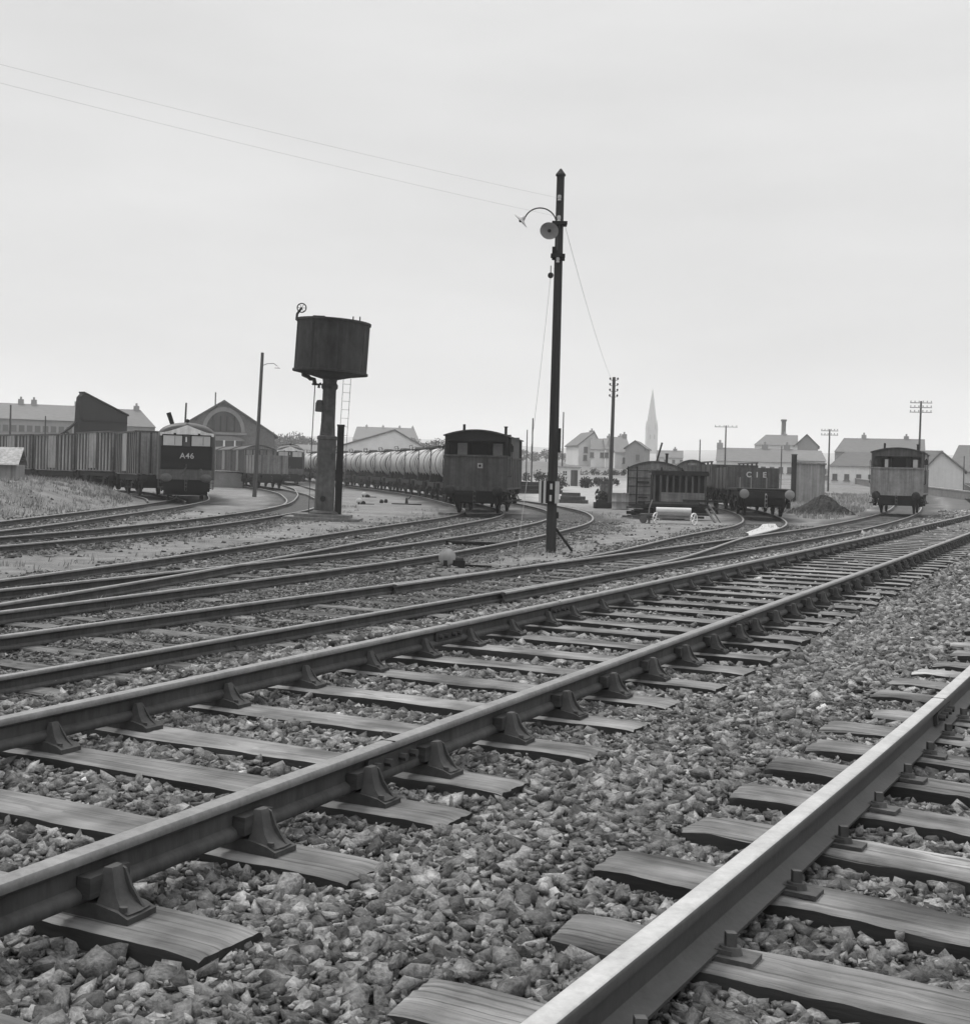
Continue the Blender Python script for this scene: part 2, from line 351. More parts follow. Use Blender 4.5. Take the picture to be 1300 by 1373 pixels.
# ------------------------------------------------------------------ permanent way
BULL = [(-.030, 0), (.030, 0), (.035, .008), (.035, .026), (.028, .036), (.010, .046), (.009, .096), (.030, .106), (.035, .114), (.035, .134), (.030, .142), (.018, .145), (-.018, .145), (-.030, .142), (-.035, .134), (-.035, .114), (-.030, .106), (-.009, .096), (-.010, .046), (-.028, .036), (-.035, .026), (-.035, .008)]
FLAT = [(-.062, 0), (.062, 0), (.063, .010), (.022, .022), (.009, .036), (.008, .098), (.016, .106), (.034, .112), (.035, .136), (.031, .142), (.024, .145), (-.024, .145), (-.031, .142), (-.035, .136), (-.034, .112), (-.016, .106), (-.008, .098), (-.009, .036), (-.022, .022), (-.063, .010)]
def zrail(path, ds, dz, flat=None):
    P = np.array([path.pos(d) for d in ds])
    return (height(P[:, 0], P[:, 1], False) if flat is None else np.full(len(ds), flat)) + dz
def sweep_rail(path, off, s0, s1, zb, prof, step=1.0):
    n = max(2, int((s1 - s0)/step)); ds = np.linspace(s0, s1, n)
    Zs = zb(ds); k = len(prof); mb = MB(); vs = []
    for d, z in zip(ds, Zs):
        p, t = path.pos(d), path.tan(d); nx, ny = t[1], -t[0]        # to the right
        for u, w in prof: vs.append((p[0] + nx*(off + u), p[1] + ny*(off + u), z + w))
    for i in range(n - 1):
        for j in range(k):
            hl = .112 if prof is BULL else .1415; a = prof[j][1] > hl and prof[(j+1) % k][1] > hl
            mb.f.append((i*k + j, i*k + (j+1) % k, (i+1)*k + (j+1) % k, (i+1)*k + j)); mb.m.append(1 if a else 0); mb.sm.append(True)
    mb.v = vs
    mb.f += [tuple(range(k)), tuple(range((n-1)*k + k - 1, (n-1)*k - 1, -1))]; mb.m += [0, 0]; mb.sm += [False, False]
    return mb
def sleeper_mesh(L_, W, H, seed, ragged=.006, split=False):
    """rough-sawn timber, long axis x, top at z=0"""
    rg = np.random.default_rng(seed); nx, ny = 100, 12
    xs = np.linspace(-L_/2, L_/2, nx); ph = rg.random(8)*6.28
    mb = MB(); prof = []
    for yy in np.linspace(-W/2, W/2, ny): prof.append((yy, 0))
    for zz in (-H*.35, -H): prof.append((W/2, zz))
    for yy in (W*.2, -W*.2): prof.append((yy, -H))
    for zz in (-H, -H*.35): prof.append((-W/2, zz))
    k = len(prof); endj = rg.normal(0, .003, (2, k)) + (np.array([p[0] for p in prof])[None]*rg.normal(0, .05, (2, 1)))
    cuts = [(rg.uniform(-W*.36, W*.36), rg.uniform(-L_*.3, L_*.3), rg.uniform(.15, .5)) for _ in range(5 if split else 1)]
    def corr(n_, w_):      # noise smooth along the grain
        q = rg.normal(0, 1, n_ + 40); k_ = np.hanning(w_); k_ /= np.sqrt((k_**2).sum()); return np.convolve(q, k_, 'same')[20:20 + n_]
    lane = [corr(nx, 15)*ragged*.16 + corr(nx, 5)*ragged*.09 for _ in prof]; eL, eR = np.abs(corr(nx, 25))*ragged*(.7 if split else .4), np.abs(corr(nx, 25))*ragged*(.7 if split else .4); bow = corr(nx, 39)*ragged*.8
    for i, x in enumerate(xs):
        endr = .010*math.exp(-min(x - xs[0], xs[-1] - x)/.03)
        for j, (y, z) in enumerate(prof):
            dz = lane[j][i] if z == 0 else 0
            if z == 0: dz -= endr
            if z == 0 and abs(abs(y) - W/2) < 1e-6: dz -= .006 + (eL if y < 0 else eR)[i]
            for cy, cx, cl in cuts:
                if z == 0 and abs(y - cy + .02*math.sin(x*3 + cx)) < W*.06 and abs(x - cx) < cl: dz -= .016*(1 - abs(x - cx)/cl)
            dy = bow[i]*.6 + (0 if z == 0 and abs(abs(y) - W/2) > 1e-6 else lane[j][i]*.8) - (math.copysign(.005, y) if z == 0 and abs(abs(y) - W/2) < 1e-6 else 0)
            xx = x + (endj[0, j] if i == 0 else endj[1, j] if i == nx - 1 else 0)
            mb.v.append((xx, y + dy, z + dz))
    for i in range(nx - 1):
        for j in range(k): mb.f.append((i*k + j, i*k + (j+1) % k, (i+1)*k + (j+1) % k, (i+1)*k + j)); mb.m.append(0 if j < ny - 1 else 1); mb.sm.append(True)
    mb.f += [tuple(range(k))[::-1], tuple(range((nx-1)*k, nx*k))]; mb.m += [1, 1]; mb.sm += [False, False]
    return mb
def mesh_of(mb, name, mats):
    o = mb.build(name, mats); me = o.data; bpy.data.objects.remove(o); return me
def chair_mb(detail=True):
    """cast chair: x across (outward +), rail seat at x=0, base on z=0"""
    mb = MB()
    base = [(-.155, 0), (.188, 0), (.188, .018), (.15, .032), (.06, .045), (-.05, .045), (-.13, .032), (-.155, .020)]
    mb.prism(base, -.086, .086, 0)
    if not detail:
        mb.prism([(.05, .04), (.15, .04), (.09, .145), (.05, .145)], -.055, .055); mb.prism([(-.04, .04), (-.12, .04), (-.06, .12), (-.04, .12)], -.05, .05); return mb
    def jaw(sg, x_in, secs):
        vs = []
        for z, hl, xo in secs: vs += [(sg*x_in, -hl, z), (sg*xo, -hl*.82, z), (sg*(xo + .006), 0, z), (sg*xo, hl*.82, z), (sg*x_in, hl, z)]
        n = 5; fs = []
        for i in range(len(secs) - 1):
            for j in range(n): fs.append((i*n + j, i*n + (j+1) % n, (i+1)*n + (j+1) % n, (i+1)*n + j))
        fs.append(tuple(range((len(secs)-1)*n, len(secs)*n))); mb.add(vs, fs, 0, True)
    jaw(1, .062, [(.026, .084, .178), (.044, .074, .142), (.065, .062, .120), (.095, .052, .106), (.128, .045, .097), (.142, .038, .088)])
    jaw(-1, .026, [(.026, .082, .140), (.044, .070, .105), (.065, .056, .080), (.09, .046, .064), (.118, .038, .050), (.126, .033, .044)])
    mb.prism([(.080, .141), (.104, .132), (.128, .085), (.176, .030), (.10, .035)], .024, .036)
    mb.prism([(-.040, .126), (-.068, .10), (-.105, .058), (-.142, .030), (-.06, .032)], -.033, -.022)
    for xx in (.155, -.125):
        mb.cyl((xx, -.060 if xx > 0 else .055, .015), (xx, -.060 if xx > 0 else .055, .045), .014, n=8)
    return mb
ME_CHAIR = mesh_of(chair_mb(), 'rail_chair', M_chair); ME_CHAIR2 = mesh_of(chair_mb(False), 'rail_chair', M_chair)
ME_KEY = mesh_of(MB().box((.036, 0, .094), (.050, .17, .062), 0, .03), 'wooden_key', M_key)
ME_SL = [mesh_of(sleeper_mesh(2.68, .26, .13, 20 + i), 'sleeper', [M_sleeper, M_sleeper_dark]) for i in range(6)]
ME_SLO = [mesh_of(sleeper_mesh(2.6, .25, .14, 40 + i, .010, True), 'sleeper', [M_sleeper_old, M_sleeper_dark]) for i in range(8)]
ME_SLY = [mesh_of(sleeper_mesh(2.6, .25, .13, 60 + i, .012, True), 'sleeper', [M_sleeper_yard, M_sleeper_dark]) for i in range(5)]
def fixing_mb():
    mb = MB()      # base plate with a clip and a screw either side of the foot
    mb.box((0, 0, .007), (.34, .12, .014))
    for sg in (1, -1):
        mb.box((sg*.078, 0, .021), (.05, .07, .012), 0); mb.cyl((sg*.092, 0, .014), (sg*.092, 0, .034), .036, .030, 14)
        mb.box((sg*.092, 0, .052), (.030, .030, .036), 0, .5)
    return mb
ME_FIX = mesh_of(fixing_mb(), 'base_plate', M_iron_lt)
def link(name, me, parent, loc, rz=0, rx=0):
    o = bpy.data.objects.new(name, me); COL.objects.link(o); o.parent = parent; o.location = loc; o.rotation_euler = (rx, 0, rz); return o
SLEEP = []      # footprints kept clear of ballast
def track(label, path, s0, s1, dz, prof, sleepers=(), meshes=None, top=.0, chairs=None, flat=None, mats=None, group=None, gauge=.835, jitter=.02, stagger=0):
    root = thing('railway_track', label, 'railway track', group=group)
    zb = lambda ds: zrail(path, np.atleast_1d(ds), dz, flat)
    for sg in (-1, 1):
        sweep_rail(path, sg*gauge, s0, s1, zb, prof).build('rail', mats or [M_railside, M_railtop], root, fix=False)
    for i, d in enumerate(sleepers):
        p = path.pos(d); h = path.head(d); z = float(zb(d)[0]) + top
        j = random.uniform(-.05, .05) if stagger == 0 else random.uniform(-stagger, stagger)
        t = path.tan(d); rz = h + random.uniform(-jitter, jitter)
        sl = link('sleeper', random.choice(meshes), root, (p[0] + t[1]*j, p[1] - t[0]*j, z), rz, random.uniform(-.012, .012))
        SLEEP.append((p[0] + t[1]*j, p[1] - t[0]*j, h, 1.335, .135))
        if chairs:
            for sg in (-1, 1):
                loc = Vector((sg*gauge - j, 0, 0))
                c = link(ME_NAMES[chairs], chairs, sl, loc, (0 if sg > 0 else math.pi) + random.uniform(-.03, .03)); c.scale = (.95, random.uniform(.68, .75), 1)
                if chairs is ME_CHAIR: link('wooden_key', ME_KEY, sl, loc + Vector((0, 0, 0)), 0 if sg > 0 else math.pi)
    return root
ME_NAMES = {ME_CHAIR: 'rail_chair', ME_CHAIR2: 'rail_chair', ME_FIX: 'base_plate'}
def s_of(path, dirv, s):  # distance along a straight reference direction -> path parameter
    dv = np.array(dirv)/np.hypot(*dirv); q = path.P @ dv; return float(np.interp(s, q, path.d))
ms = [2.77, 3.50, 4.22, 4.78, 5.53, 6.27, 7.02, 7.77, 8.50, 9.25, 10.02, 10.58, 11.35, 12.1, 12.85, 13.6, 14.35, 15.1, 15.85, 16.6]
ms = [2.77 - .73*k for k in range(6, 0, -1)] + ms
while len(ms) < 92: ms.append(ms[-1] + random.uniform(.73, .80))
msl = [s_of(MAIN, (.488, 1), s) for s in ms]
main = track('foreground running line on raised dark sleepers and iron chairs', MAIN, .3, MAIN.len - 2, .105, BULL, msl, ME_SL, -.045, ME_CHAIR, stagger=.05)
far = MB()
for d in np.arange(msl[-1] + .78, 130, .78):
    p = MAIN.pos(d); far.box((p[0], p[1], gz(*p) + .04), (2.65, .25, .10), 0, MAIN.head(d))
tag(far.build('sleeper', M_sleeper_dark, main), None, kind='stuff')
def joint(path, off, d, zb, root, h=.09):
    p, t = path.pos(d), path.tan(d); hd = path.head(d)
    mb = MB(); c = Vector((p[0] + t[1]*off, p[1] - t[0]*off, zb))
    M = Matrix.Translation(c) @ Matrix.Rotation(hd, 4, 'Z')
    for sg in (-1, 1):
        mb.prism([(sg*.010, .04), (sg*.030, .036), (sg*.026, .075), (sg*.030, .104), (sg*.010, .098)], -.20, .20, 0, M)
        for yy in (-.15, -.06, .06, .15):
            mb.cyl(M @ Vector((sg*.028, yy, .07)), M @ Vector((sg*.060, yy, .07)), .017, n=6)
    mb.box(c + Vector((0, 0, .1448)), (.072, .006, .003), 1, hd)
    mb.build('fishplate', [M_chair, M_black], root)
zmain = float(zrail(MAIN, [6], .105)[0])
joint(MAIN, .835, s_of(MAIN, (.488, 1), 4.47), zmain, main); joint(MAIN, -.835, s_of(MAIN, (.488, 1), 10.3), zmain, main)
joint(MAIN, -.835, s_of(MAIN, (.488, 1), 8.15), zmain, main); joint(MAIN, .835, s_of(MAIN, (.488, 1), 10.3), zmain, main)

rs = [2.6, 3.20, 3.80, 4.38, 4.94, 5.52, 6.10, 6.64, 7.14]
rs = [2.02, 1.4, .8][::-1] + rs
while len(rs) < 60: rs.append(rs[-1] + random.uniform(.56, .66))
rsl = [s_of(RR, (.506, .862), s) for s in rs]
rr = track('right hand foreground line with bright flat bottomed rails on bare old sleepers', RR, .2, RR.len - 1, .072, FLAT, rsl, ME_SLO, -.013, ME_FIX, mats=[M_railfield, M_railbright], stagger=.10, jitter=.05)
joint(RR, -.835, s_of(RR, (.506, .862), 6.86), float(zrail(RR, [5], .072)[0]), rr)
def spaced(path, y0, y1, d): return list(np.arange(path.s_at_y(y0), path.s_at_y(y1), d))
t2 = track('yard running line beside the raised foreground line, leading to the grey brake van', T2, .3, T2.len - 1, .012, BULL, spaced(T2, 4, 66, .78)[:96], ME_SLY, .012, stagger=.12, jitter=.05)
track('siding curving off past the white patch to the flat wagon', SID, .3, SID.len, .008, BULL, spaced(SID, 24, 50, .85), ME_SLY, .0, stagger=.1, jitter=.05)
track('line running to the dark brake van and tank wagons', T3, .3, T3.len, .010, BULL, spaced(T3, 9, 46, .8), ME_SLY, .005, stagger=.15, jitter=.06)
track('line passing the main lamp pole and hooking left behind the dark brake van', T4, .3, T4.len, .006, BULL, spaced(T4, 9, 44, .8), ME_SLY, .005, stagger=.15, jitter=.06)
t5 = track('line bending left round the wooden pole towards the open wagon', T5, .3, T5.len, .010, BULL, spaced(T5, 20, 48, .85), ME_SLY, -.02, stagger=.15, jitter=.06)
track('short track behind the water tank leading to the distant locomotive', T5B, .3, T5B.len, .004, BULL)
track('locomotive track at the foot of the grassy bank', TA, .3, TA.len, .010, BULL, spaced(TA, 24, 50, .85), ME_SLY, -.03, stagger=.15, jitter=.06)
track('track hidden under the ribbed wagons behind the grassy bank', TW, .3, TW.len, .010, BULL)

# ------------------------------------------------------------------ ballast
def rocks(n, seed, npt=11):
    rg = np.random.default_rng(seed); out = []
    for _ in range(n):
        bm = bmesh.new()
        P = np.array([(a, b, c) for a in (-1, 1) for b in (-1, 1) for c in (-1, 1)], float)*.72 + rg.uniform(-.55, .55, (8, 3)); P = np.r_[P[rg.permutation(8)[:min(8, npt)]], rg.normal(0, .62, (max(0, npt - 8), 3))]; P *= np.array([rg.uniform(1, 1.5), rg.uniform(.75, 1.1), rg.uniform(.45, .8)])
        vs = [bm.verts.new(p) for p in P]
        r = bmesh.ops.convex_hull(bm, input=vs)
        bmesh.ops.delete(bm, geom=[v for v in bm.verts if not v.link_faces], context='VERTS')
        bmesh.ops.triangulate(bm, faces=bm.faces); bm.verts.ensure_lookup_table(); bm.verts.index_update()
        out.append((np.array([v.co for v in bm.verts]), np.array([[v.index for v in f.verts] for f in bm.faces]))); bm.free()
    return out
ROCK, ROCKS = rocks(30, 5, 10), rocks(10, 9, 7)
def scatter(name, label, X, Y, Z, S, lib, tone, seed, M=M_stone):
    rg = np.random.default_rng(seed); n = len(X); which = rg.integers(0, len(lib), n)
    Vs, Ts, To, base = [], [], [], 0
    for k, (rv, rt) in enumerate(lib):
        idx = np.where(which == k)[0]
        if not len(idx): continue
        a = rg.uniform(0, 6.283, len(idx)); tx = rg.normal(0, .38, len(idx)); ty = rg.normal(0, .38, len(idx))
        ca, sa = np.cos(a), np.sin(a); v = rv[None]*S[idx][:, None, None]*rg.uniform(.8, 1.2, (len(idx), 1, 3))
        x, y, z = v[..., 0], v[..., 1], v[..., 2]
        c, s = np.cos(tx)[:, None], np.sin(tx)[:, None]; y, z = c*y - s*z, s*y + c*z
        c, s = np.cos(ty)[:, None], np.sin(ty)[:, None]; x, z = c*x + s*z, -s*x + c*z
        x, y = ca[:, None]*x - sa[:, None]*y, sa[:, None]*x + ca[:, None]*y
        v = np.stack([x + X[idx][:, None], y + Y[idx][:, None], z + Z[idx][:, None]], -1)
        nv = rv.shape[0]; Vs.append(v.reshape(-1, 3)); Ts.append((rt[None] + (np.arange(len(idx))*nv)[:, None, None] + base).reshape(-1, 3)); base += nv*len(idx)
        To.append(np.repeat(tone[idx], nv))
    HEAPS.setdefault((name, label), []).append((np.concatenate(Vs), np.concatenate(Ts), np.concatenate(To)))
def heap_up():
    for (name, label), parts in HEAPS.items():
        b = 0; T = []
        for v, t, _ in parts: T.append(t + b); b += len(v)
        o = raw(name, np.concatenate([p[0] for p in parts]), np.concatenate(T), M_stone, {'tone': np.concatenate([p[2] for p in parts])}, 'stuff')
        tag(o, label, 'ballast')
HEAPS = {}
def wedge(y0, y1, step, margin=.9, k=.41):
    ys = np.arange(y0, y1, step); X, Y = [], []
    for y in ys:
        xs = np.arange(-k*abs(y) - margin, k*abs(y) + margin, step); X.append(xs); Y.append(np.full(len(xs), y))
    X, Y = np.concatenate(X), np.concatenate(Y)
    return X + rng.uniform(-.5, .5, len(X))*step, Y + rng.uniform(-.5, .5, len(X))*step
SA = np.array(SLEEP)
def clear(X, Y, pad=.02):
    keep = np.ones(len(X), bool)
    for x, y, h, hl, hw in SLEEP:
        dx, dy = X - x, Y - y; near = dx*dx + dy*dy < 2.2
        u = dx*math.cos(h) + dy*math.sin(h); w = -dx*math.sin(h) + dy*math.cos(h)
        keep &= ~(near & (np.abs(u) < hl + pad) & (np.abs(w) < hw + pad))
    return keep
def tones(n, seed):
    rg = np.random.default_rng(seed); t = np.minimum(np.exp(rg.normal(0, .50, n))*.95, 1.75)
    w = rg.random(n); t[w < .0035] = rg.uniform(2.2, 3.6, (w < .0035).sum()); return np.clip(t, .35, 3.6)
def ballast(y0, y1, step, size, layers, seed):
    XS, YS, ZS, SS = [], [], [], []
    for l in range(layers):
        X, Y = wedge(y0, y1, step); sd, _ = MAIN.offset(X, Y)
        k = (sd < 2.9 + .3*rng.normal(size=len(X))); X, Y = X[k], Y[k]; k = clear(X, Y, size*.5 if l else .0) & (rng.random(len(X)) < (1, .7, .5)[l]); X, Y = X[k], Y[k]
        rr_, _ = RR.offset(X, Y); sdm, _ = MAIN.offset(X, Y)
        mound = .012*nz(X, Y, 2.1, 6) + np.where(rng.random(len(X)) < .05, .02, 0)
        mid = np.minimum(np.abs(sdm), np.abs(rr_)); mound = mound + .025*ss(1.2, 2.0, mid)
        s = size*np.clip(np.exp(rng.normal(.03, .42, len(X))), .4, 2.3)
        XS.append(X); YS.append(Y); ZS.append(height(X, Y, False) + ([-.012, .004, .018][l] if size > .012 else .012) + mound*.8 + (rng.uniform(-.012, .016, len(X)) if size < .012 else 0) + rng.normal(0, .005, len(X))); SS.append(s)
    X, Y, Z, S = map(np.concatenate, (XS, YS, ZS, SS))
    scatter('ballast', 'loose angular grey ballast stones round the foreground sleepers', X, Y, Z, S, ROCK if y1 < 17 else ROCKS, tones(len(X), seed), seed)
ballast(2.0, 8.5, .0265, .0160, 3, 1)
ballast(2.2, 7.5, .026, .0075, 1, 5)
ballast(8.5, 16, .036, .0185, 2, 2)
ballast(16, 34, .060, .026, 1, 3)
ballast(34, 75, .15, .055, 1, 4)
def yard_gravel(y0, y1, step, size, seed, keep):
    X, Y = wedge(y0, y1, step); sd, _ = MAIN.offset(X, Y); k = sd > 2.5; X, Y = X[k], Y[k]
    p = np.zeros(len(X))
    for t in (T2, T3, T4, SID, T5, TA):
        o, _ = t.offset(X, Y); p = np.maximum(p, ss(2.2, 1.2, np.abs(o) + .3*nz(X, Y, 1.6, 4)))
    k = rng.random(len(X)) < keep*(.035 + .965*p); X, Y = X[k], Y[k]; k = clear(X, Y, 0) | (rng.random(len(X)) < .25); X, Y = X[k], Y[k]
    S = size*np.exp(rng.normal(0, .3, len(X)))
    scatter('ballast', 'small sooty stones strewn between the yard rails', X, Y, height(X, Y) + .004, S, ROCKS, tones(len(X), seed)*.72, seed)
yard_gravel(6.5, 20, .040, .0175, 11, .62); yard_gravel(20, 48, .085, .030, 12, .5)
heap_up()
# ------------------------------------------------------------------ railway vehicles (local +y = away along the train, z=0 rail top)
ZR = .157      # rail top above the yard ground
def wheel_mb():
    mb = MB()
    mb.lathe([(.0, -.03), (.09, -.035), (.10, -.02), (.38, -.012), (.40, -.055), (.46, -.06), (.46, .04), (.40, .045), (.38, .012), (.10, .03), (.09, .06), (0, .06)], 20, 0, Matrix.Rotation(R(90), 4, 'Y'))
    return mb
ME_WHEEL = mesh_of(wheel_mb(), 'wheel', M_iron)
def wheels(root, ys, g=.80, r=1.0):
    for y in ys:
        for sg in (-1, 1):
            o = link('wheel', ME_WHEEL, root, (sg*g, y, .46*r), 0 if sg > 0 else math.pi); o.scale = (r, r, r)
def running_gear(root, L, W=2.1, ys=(-1.6, 1.6), z=1.05, m=None, light=None):
    """solebars, headstocks, axle guards, springs, buffers, couplings"""
    m = m or M_iron; fr = MB()
    for sg in (-1, 1):
        fr.box((sg*(W/2 - .06), 0, z - .13), (.10, L, .26))
        for y in ys:
            fr.prism([(y - .42, z - .2), (y + .42, z - .2), (y + .13, .36), (y - .13, .36)], sg*(W/2 + .015) - .015, sg*(W/2 + .015) + .015, axis='x')
            for k in range(4): fr.box((sg*(W/2 + .07), y, .66 + k*.035), (.08, .95 - k*.22, .03))
    fr.box((0, -L/2 + .06, z - .15), (2.35, .12, .30)); fr.box((0, L/2 - .06, z - .15), (2.35, .12, .30))
    fr.box((0, 0, z - .05), (W, L - .3, .06))
    for y in ys: fr.cyl((-.8, y, .46), (.8, y, .46), .06, n=8)
    fr.build('underframe', m, root)
    bg = MB(); bg.box((0, 0, .66), (1.45, ys[1] - ys[0] + .5, .10)); bg.bar((-.98, ys[0], .42), (-.98, ys[1], .42), .05).bar((.98, ys[0], .42), (.98, ys[1], .42), .05)
    for y in ys:
        for q in (-.56, .56):
            bg.box((0, y + q, .50), (1.9, .07, .10))
            for sg in (-1, 1): bg.box((sg*.80, y + q, .55), (.16, .10, .42)).bar((sg*.80, y + q, .7), (sg*.80, y + q*.8, z - .1), .05)
    for e in (-1, 1): bg.box((0, e*(L/2 - .30), z - .42), (1.7, .08, .30)).bar((-.98, e*(L/2 - .3), z - .25), (-.80, e*(abs(ys[0]) + .55), .22), .06).bar((.98, e*(L/2 - .3), z - .25), (.80, e*(abs(ys[0]) + .55), .22), .06)
    bg.build('brake_gear', M_iron, root)
    for y in ys:
        for sg in (-1, 1): MB().box((sg*(W/2 + .07), y, .50), (.16, .24, .26)).build('axle_box', m, root)
    for e in (-1, 1):
        for sg in (-1, 1):
            b = MB(); y0 = e*L/2
            b.cyl((sg*.95, y0, z - .13), (sg*.95, y0 + e*.30, z - .13), .11, .075, 12).cyl((sg*.95, y0 + e*.28, z - .13), (sg*.95, y0 + e*.50, z - .13), .05, n=10)
            b.lathe([(0, .05), (.16, .035), (.205, .0), (.205, -.03), (0, -.03)], 20, 0, Matrix.Translation((sg*.95, y0 + e*.50, z - .13)) @ Matrix.Rotation(-e*R(90), 4, 'X'))
            b.build('buffer', light or m, root)
        c = MB(); y = e*(L/2 + .08)
        c.bar((0, e*L/2, z - .14), (0, y + e*.14, z - .16), .06)
        for k in range(3):
            zc = z - .26 - k*.17; q = .045
            c.tube([(-q, y + e*.1, zc + .08), (-q, y + e*.1, zc - .08), (0, y + e*.1, zc - .11), (q, y + e*.1, zc - .08), (q, y + e*.1, zc + .08), (0, y + e*.1, zc + .11), (-q, y + e*.1, zc + .08)], .016, 6)
        c.build('coupling', light or M_iron_lt, root)
def arch_prof(W, z0, rise, t=.05, n=14, over=.06):
    """arched roof band profile (x,z)"""
    w = W/2 + over; up = [(w*math.cos(a), z0 + rise*math.sin(a)) for a in np.linspace(0, math.pi, n)]
    up = [(-w + 2*w*i/n, z0 + rise*(1 - (2*i/n - 1)**2)) for i in range(n + 1)]
    return up + [(x, z - t) for x, z in up[::-1]]
def on_track(root, path, d, dz=ZR):
    p = path.pos(d); root.location = (p[0], p[1], gz(*p) + dz); root.rotation_euler.z = path.head(d); return root
def dist_for(path, px, lo, hi):
    ds = np.linspace(lo, hi, 400); q = [650 + F*path.pos(d)[0]/path.pos(d)[1] for d in ds]
    return float(ds[int(np.argmin(np.abs(np.array(q) - px)))])

def brake_van(label, body, upper, roofm, panes, number=True):
    root = thing('brake_van', label, 'brake van', group='brake vans')
    L, W, zf, ze = 6.0, 2.52, 1.08, 3.12
    running_gear(root, L, 2.1, (-1.75, 1.75), 1.06); wheels(root, (-1.75, 1.75))
    # lower end panels: three boards either end, side boards
    for e in (-1, 1):
        pm = MB()
        for k in (-1, 0, 1): pm.box((k*.845, e*(L/2 - .022), 1.62), (.815, .05, 1.34))
        for k in (-1.5, -.5, .5, 1.5): pm.box((k*.83, e*(L/2 - .007), 1.62), (.05, .09, 1.36))
        pm.box((0, e*(L/2 - .01), 2.31), (W + .02, .13, .07)); pm.box((0, e*(L/2 + .03), 1.0), (W - .05, .07, .16))
        for k in (-.42, .42): pm.box((k, e*(L/2 + .045), 1.72), (.04, .04, .16))
        pm.build('end_panel', body, root)
    sd = MB()
    for sg in (-1, 1):
        sd.box((sg*(W/2 - .025), 0, 1.64), (.05, L - .12, 1.30))
        sd.box((sg*(W/2 - .03), 0, 2.67), (.05, L - 2.5, .92))
        for y in np.linspace(-L/2 + .15, L/2 - .15, 9): sd.box((sg*(W/2 + .012), y, 1.64), (.03, .06, 1.14))
        sd.box((sg*(W/2 + .015), 0, 2.29), (.04, L, .06))
    sd.build('body_side', body, root)
    for e in (-1, 1):
        for sg in (-1, 1):
            MB().box((sg*(W/2 - .055), e*(L/2 - .06), 2.67), (.10, .11, .90)).build('veranda_post', upper, root)
            MB().box((sg*(W/2 - .05), e*(L/2 - .75), 2.67), (.09, .10, .90)).build('veranda_post', upper, root)
        rise = [(-W/2 + .01, ze - .22), (W/2 - .01, ze - .22)] + [(W/2 - .01 - (W - .02)*i/10, ze - .05 + .235*(1 - (1 - .2*i)**2)) for i in range(11)]
        MB().prism(rise, e*(L/2 - .06) - .03, e*(L/2 - .06) + .03).build('roof_arch_board', upper, root)
    for e in (-1, 1):      # bulkhead with two windows and a door
        y = e*(L/2 - 1.25); bk = MB()
        for x0, x1 in ((-1.25, -.93), (-.52, .52), (.93, 1.25)): bk.box(((x0 + x1)/2, y, 2.16), (x1 - x0, .05, 2.1))
        for sg in (-1, 1):
            bk.box((sg*.725, y, 1.66), (.41, .05, 1.12)); bk.box((sg*.725, y, 3.02), (.41, .05, .36))
        bk.box((-.36, y + e*.04, 2.1), (.05, .05, 1.7)); bk.box((.36, y + e*.04, 2.1), (.05, .05, 1.7))
        b = bk.build('bulkhead', upper, root)
        MB().box((0, y + e*.035, 2.05), (.66, .03, 1.62)).build('door', M_black, root)
        if panes:
            for sg in (-1, 1): MB().box((sg*.725, y, 2.53), (.40, .012, .62)).build('window_pane', panes, b)
    MB().box((0, 0, 1.1), (W - .1, L - .15, .06)).build('floor_board', M_timber, root)
    MB().prism(arch_prof(W, ze, .235), -L/2 - .05, L/2 + .05, smooth=True).build('roof', roofm, root)
    ch = MB().cyl((.82, .2, ze + .05), (.82, .2, ze + .46), .06, n=10); ch.cyl((.82, .2, ze + .46), (.82, .2, ze + .50), .085, n=10); ch.build('chimney', M_black, root)
    ch = MB().cyl((-.75, -1.2, ze + .1), (-.75, -1.2, ze + .50), .055, n=10); ch.build('chimney', M_black, root)
    st = MB()
    for sg in (-1, 1):
        st.box((sg*1.22, 0, .52), (.22, L - .6, .04)); st.box((sg*1.25, -L/2 + .6, .85), (.20, .5, .035))
        for y in (-2.3, 0, 2.3): st.bar((sg*1.05, y, 1.0), (sg*1.25, y, .52), .04)
    st.build('footboard', M_timber_dark, root)
    hr = MB()
    for sg in (-1, 1):
        for y in (-L/2 + .12, -L/2 + .9): hr.tube([(sg*(W/2 + .02), y, 1.5), (sg*(W/2 + .07), y, 1.55), (sg*(W/2 + .07), y, 2.65), (sg*(W/2 + .02), y, 2.7)], .016, 6)
    hr.build('handrail', M_iron, root)
    lb = MB().box((W/2 + .10, -L/2 + .45, 2.62), (.16, .16, .24)).cyl((W/2 + .10, -L/2 + .45, 2.74), (W/2 + .10, -L/2 + .45, 2.82), .05, .02, 8); lb.build('side_lamp', M_iron, root)
    return root
vA = brake_van('dark soot-stained brake van at the tail of the tank wagons', M_van_dk, M_loco_dk, M_van_dk, M_lamp)  # opaque pale panes; reflected daylight put into their colour
on_track(vA, T3, T3.s_at_y(51.6)); vA.rotation_euler.z = R(-7)
tl = MB().box((.18, -3.06, 1.92), (.20, .07, .20)); tl.cyl((.18, -3.10, 1.92), (.18, -3.12, 1.92), .05, n=10, mi=1); tl.build('tail_board', [M_box, M_black], vA)
vB = brake_van('lone grey panelled brake van with daylight through its end windows', M_van_md, M_wagon_dk, M_van_dk, None)
on_track(vB, T2, T2.s_at_y(64.8))

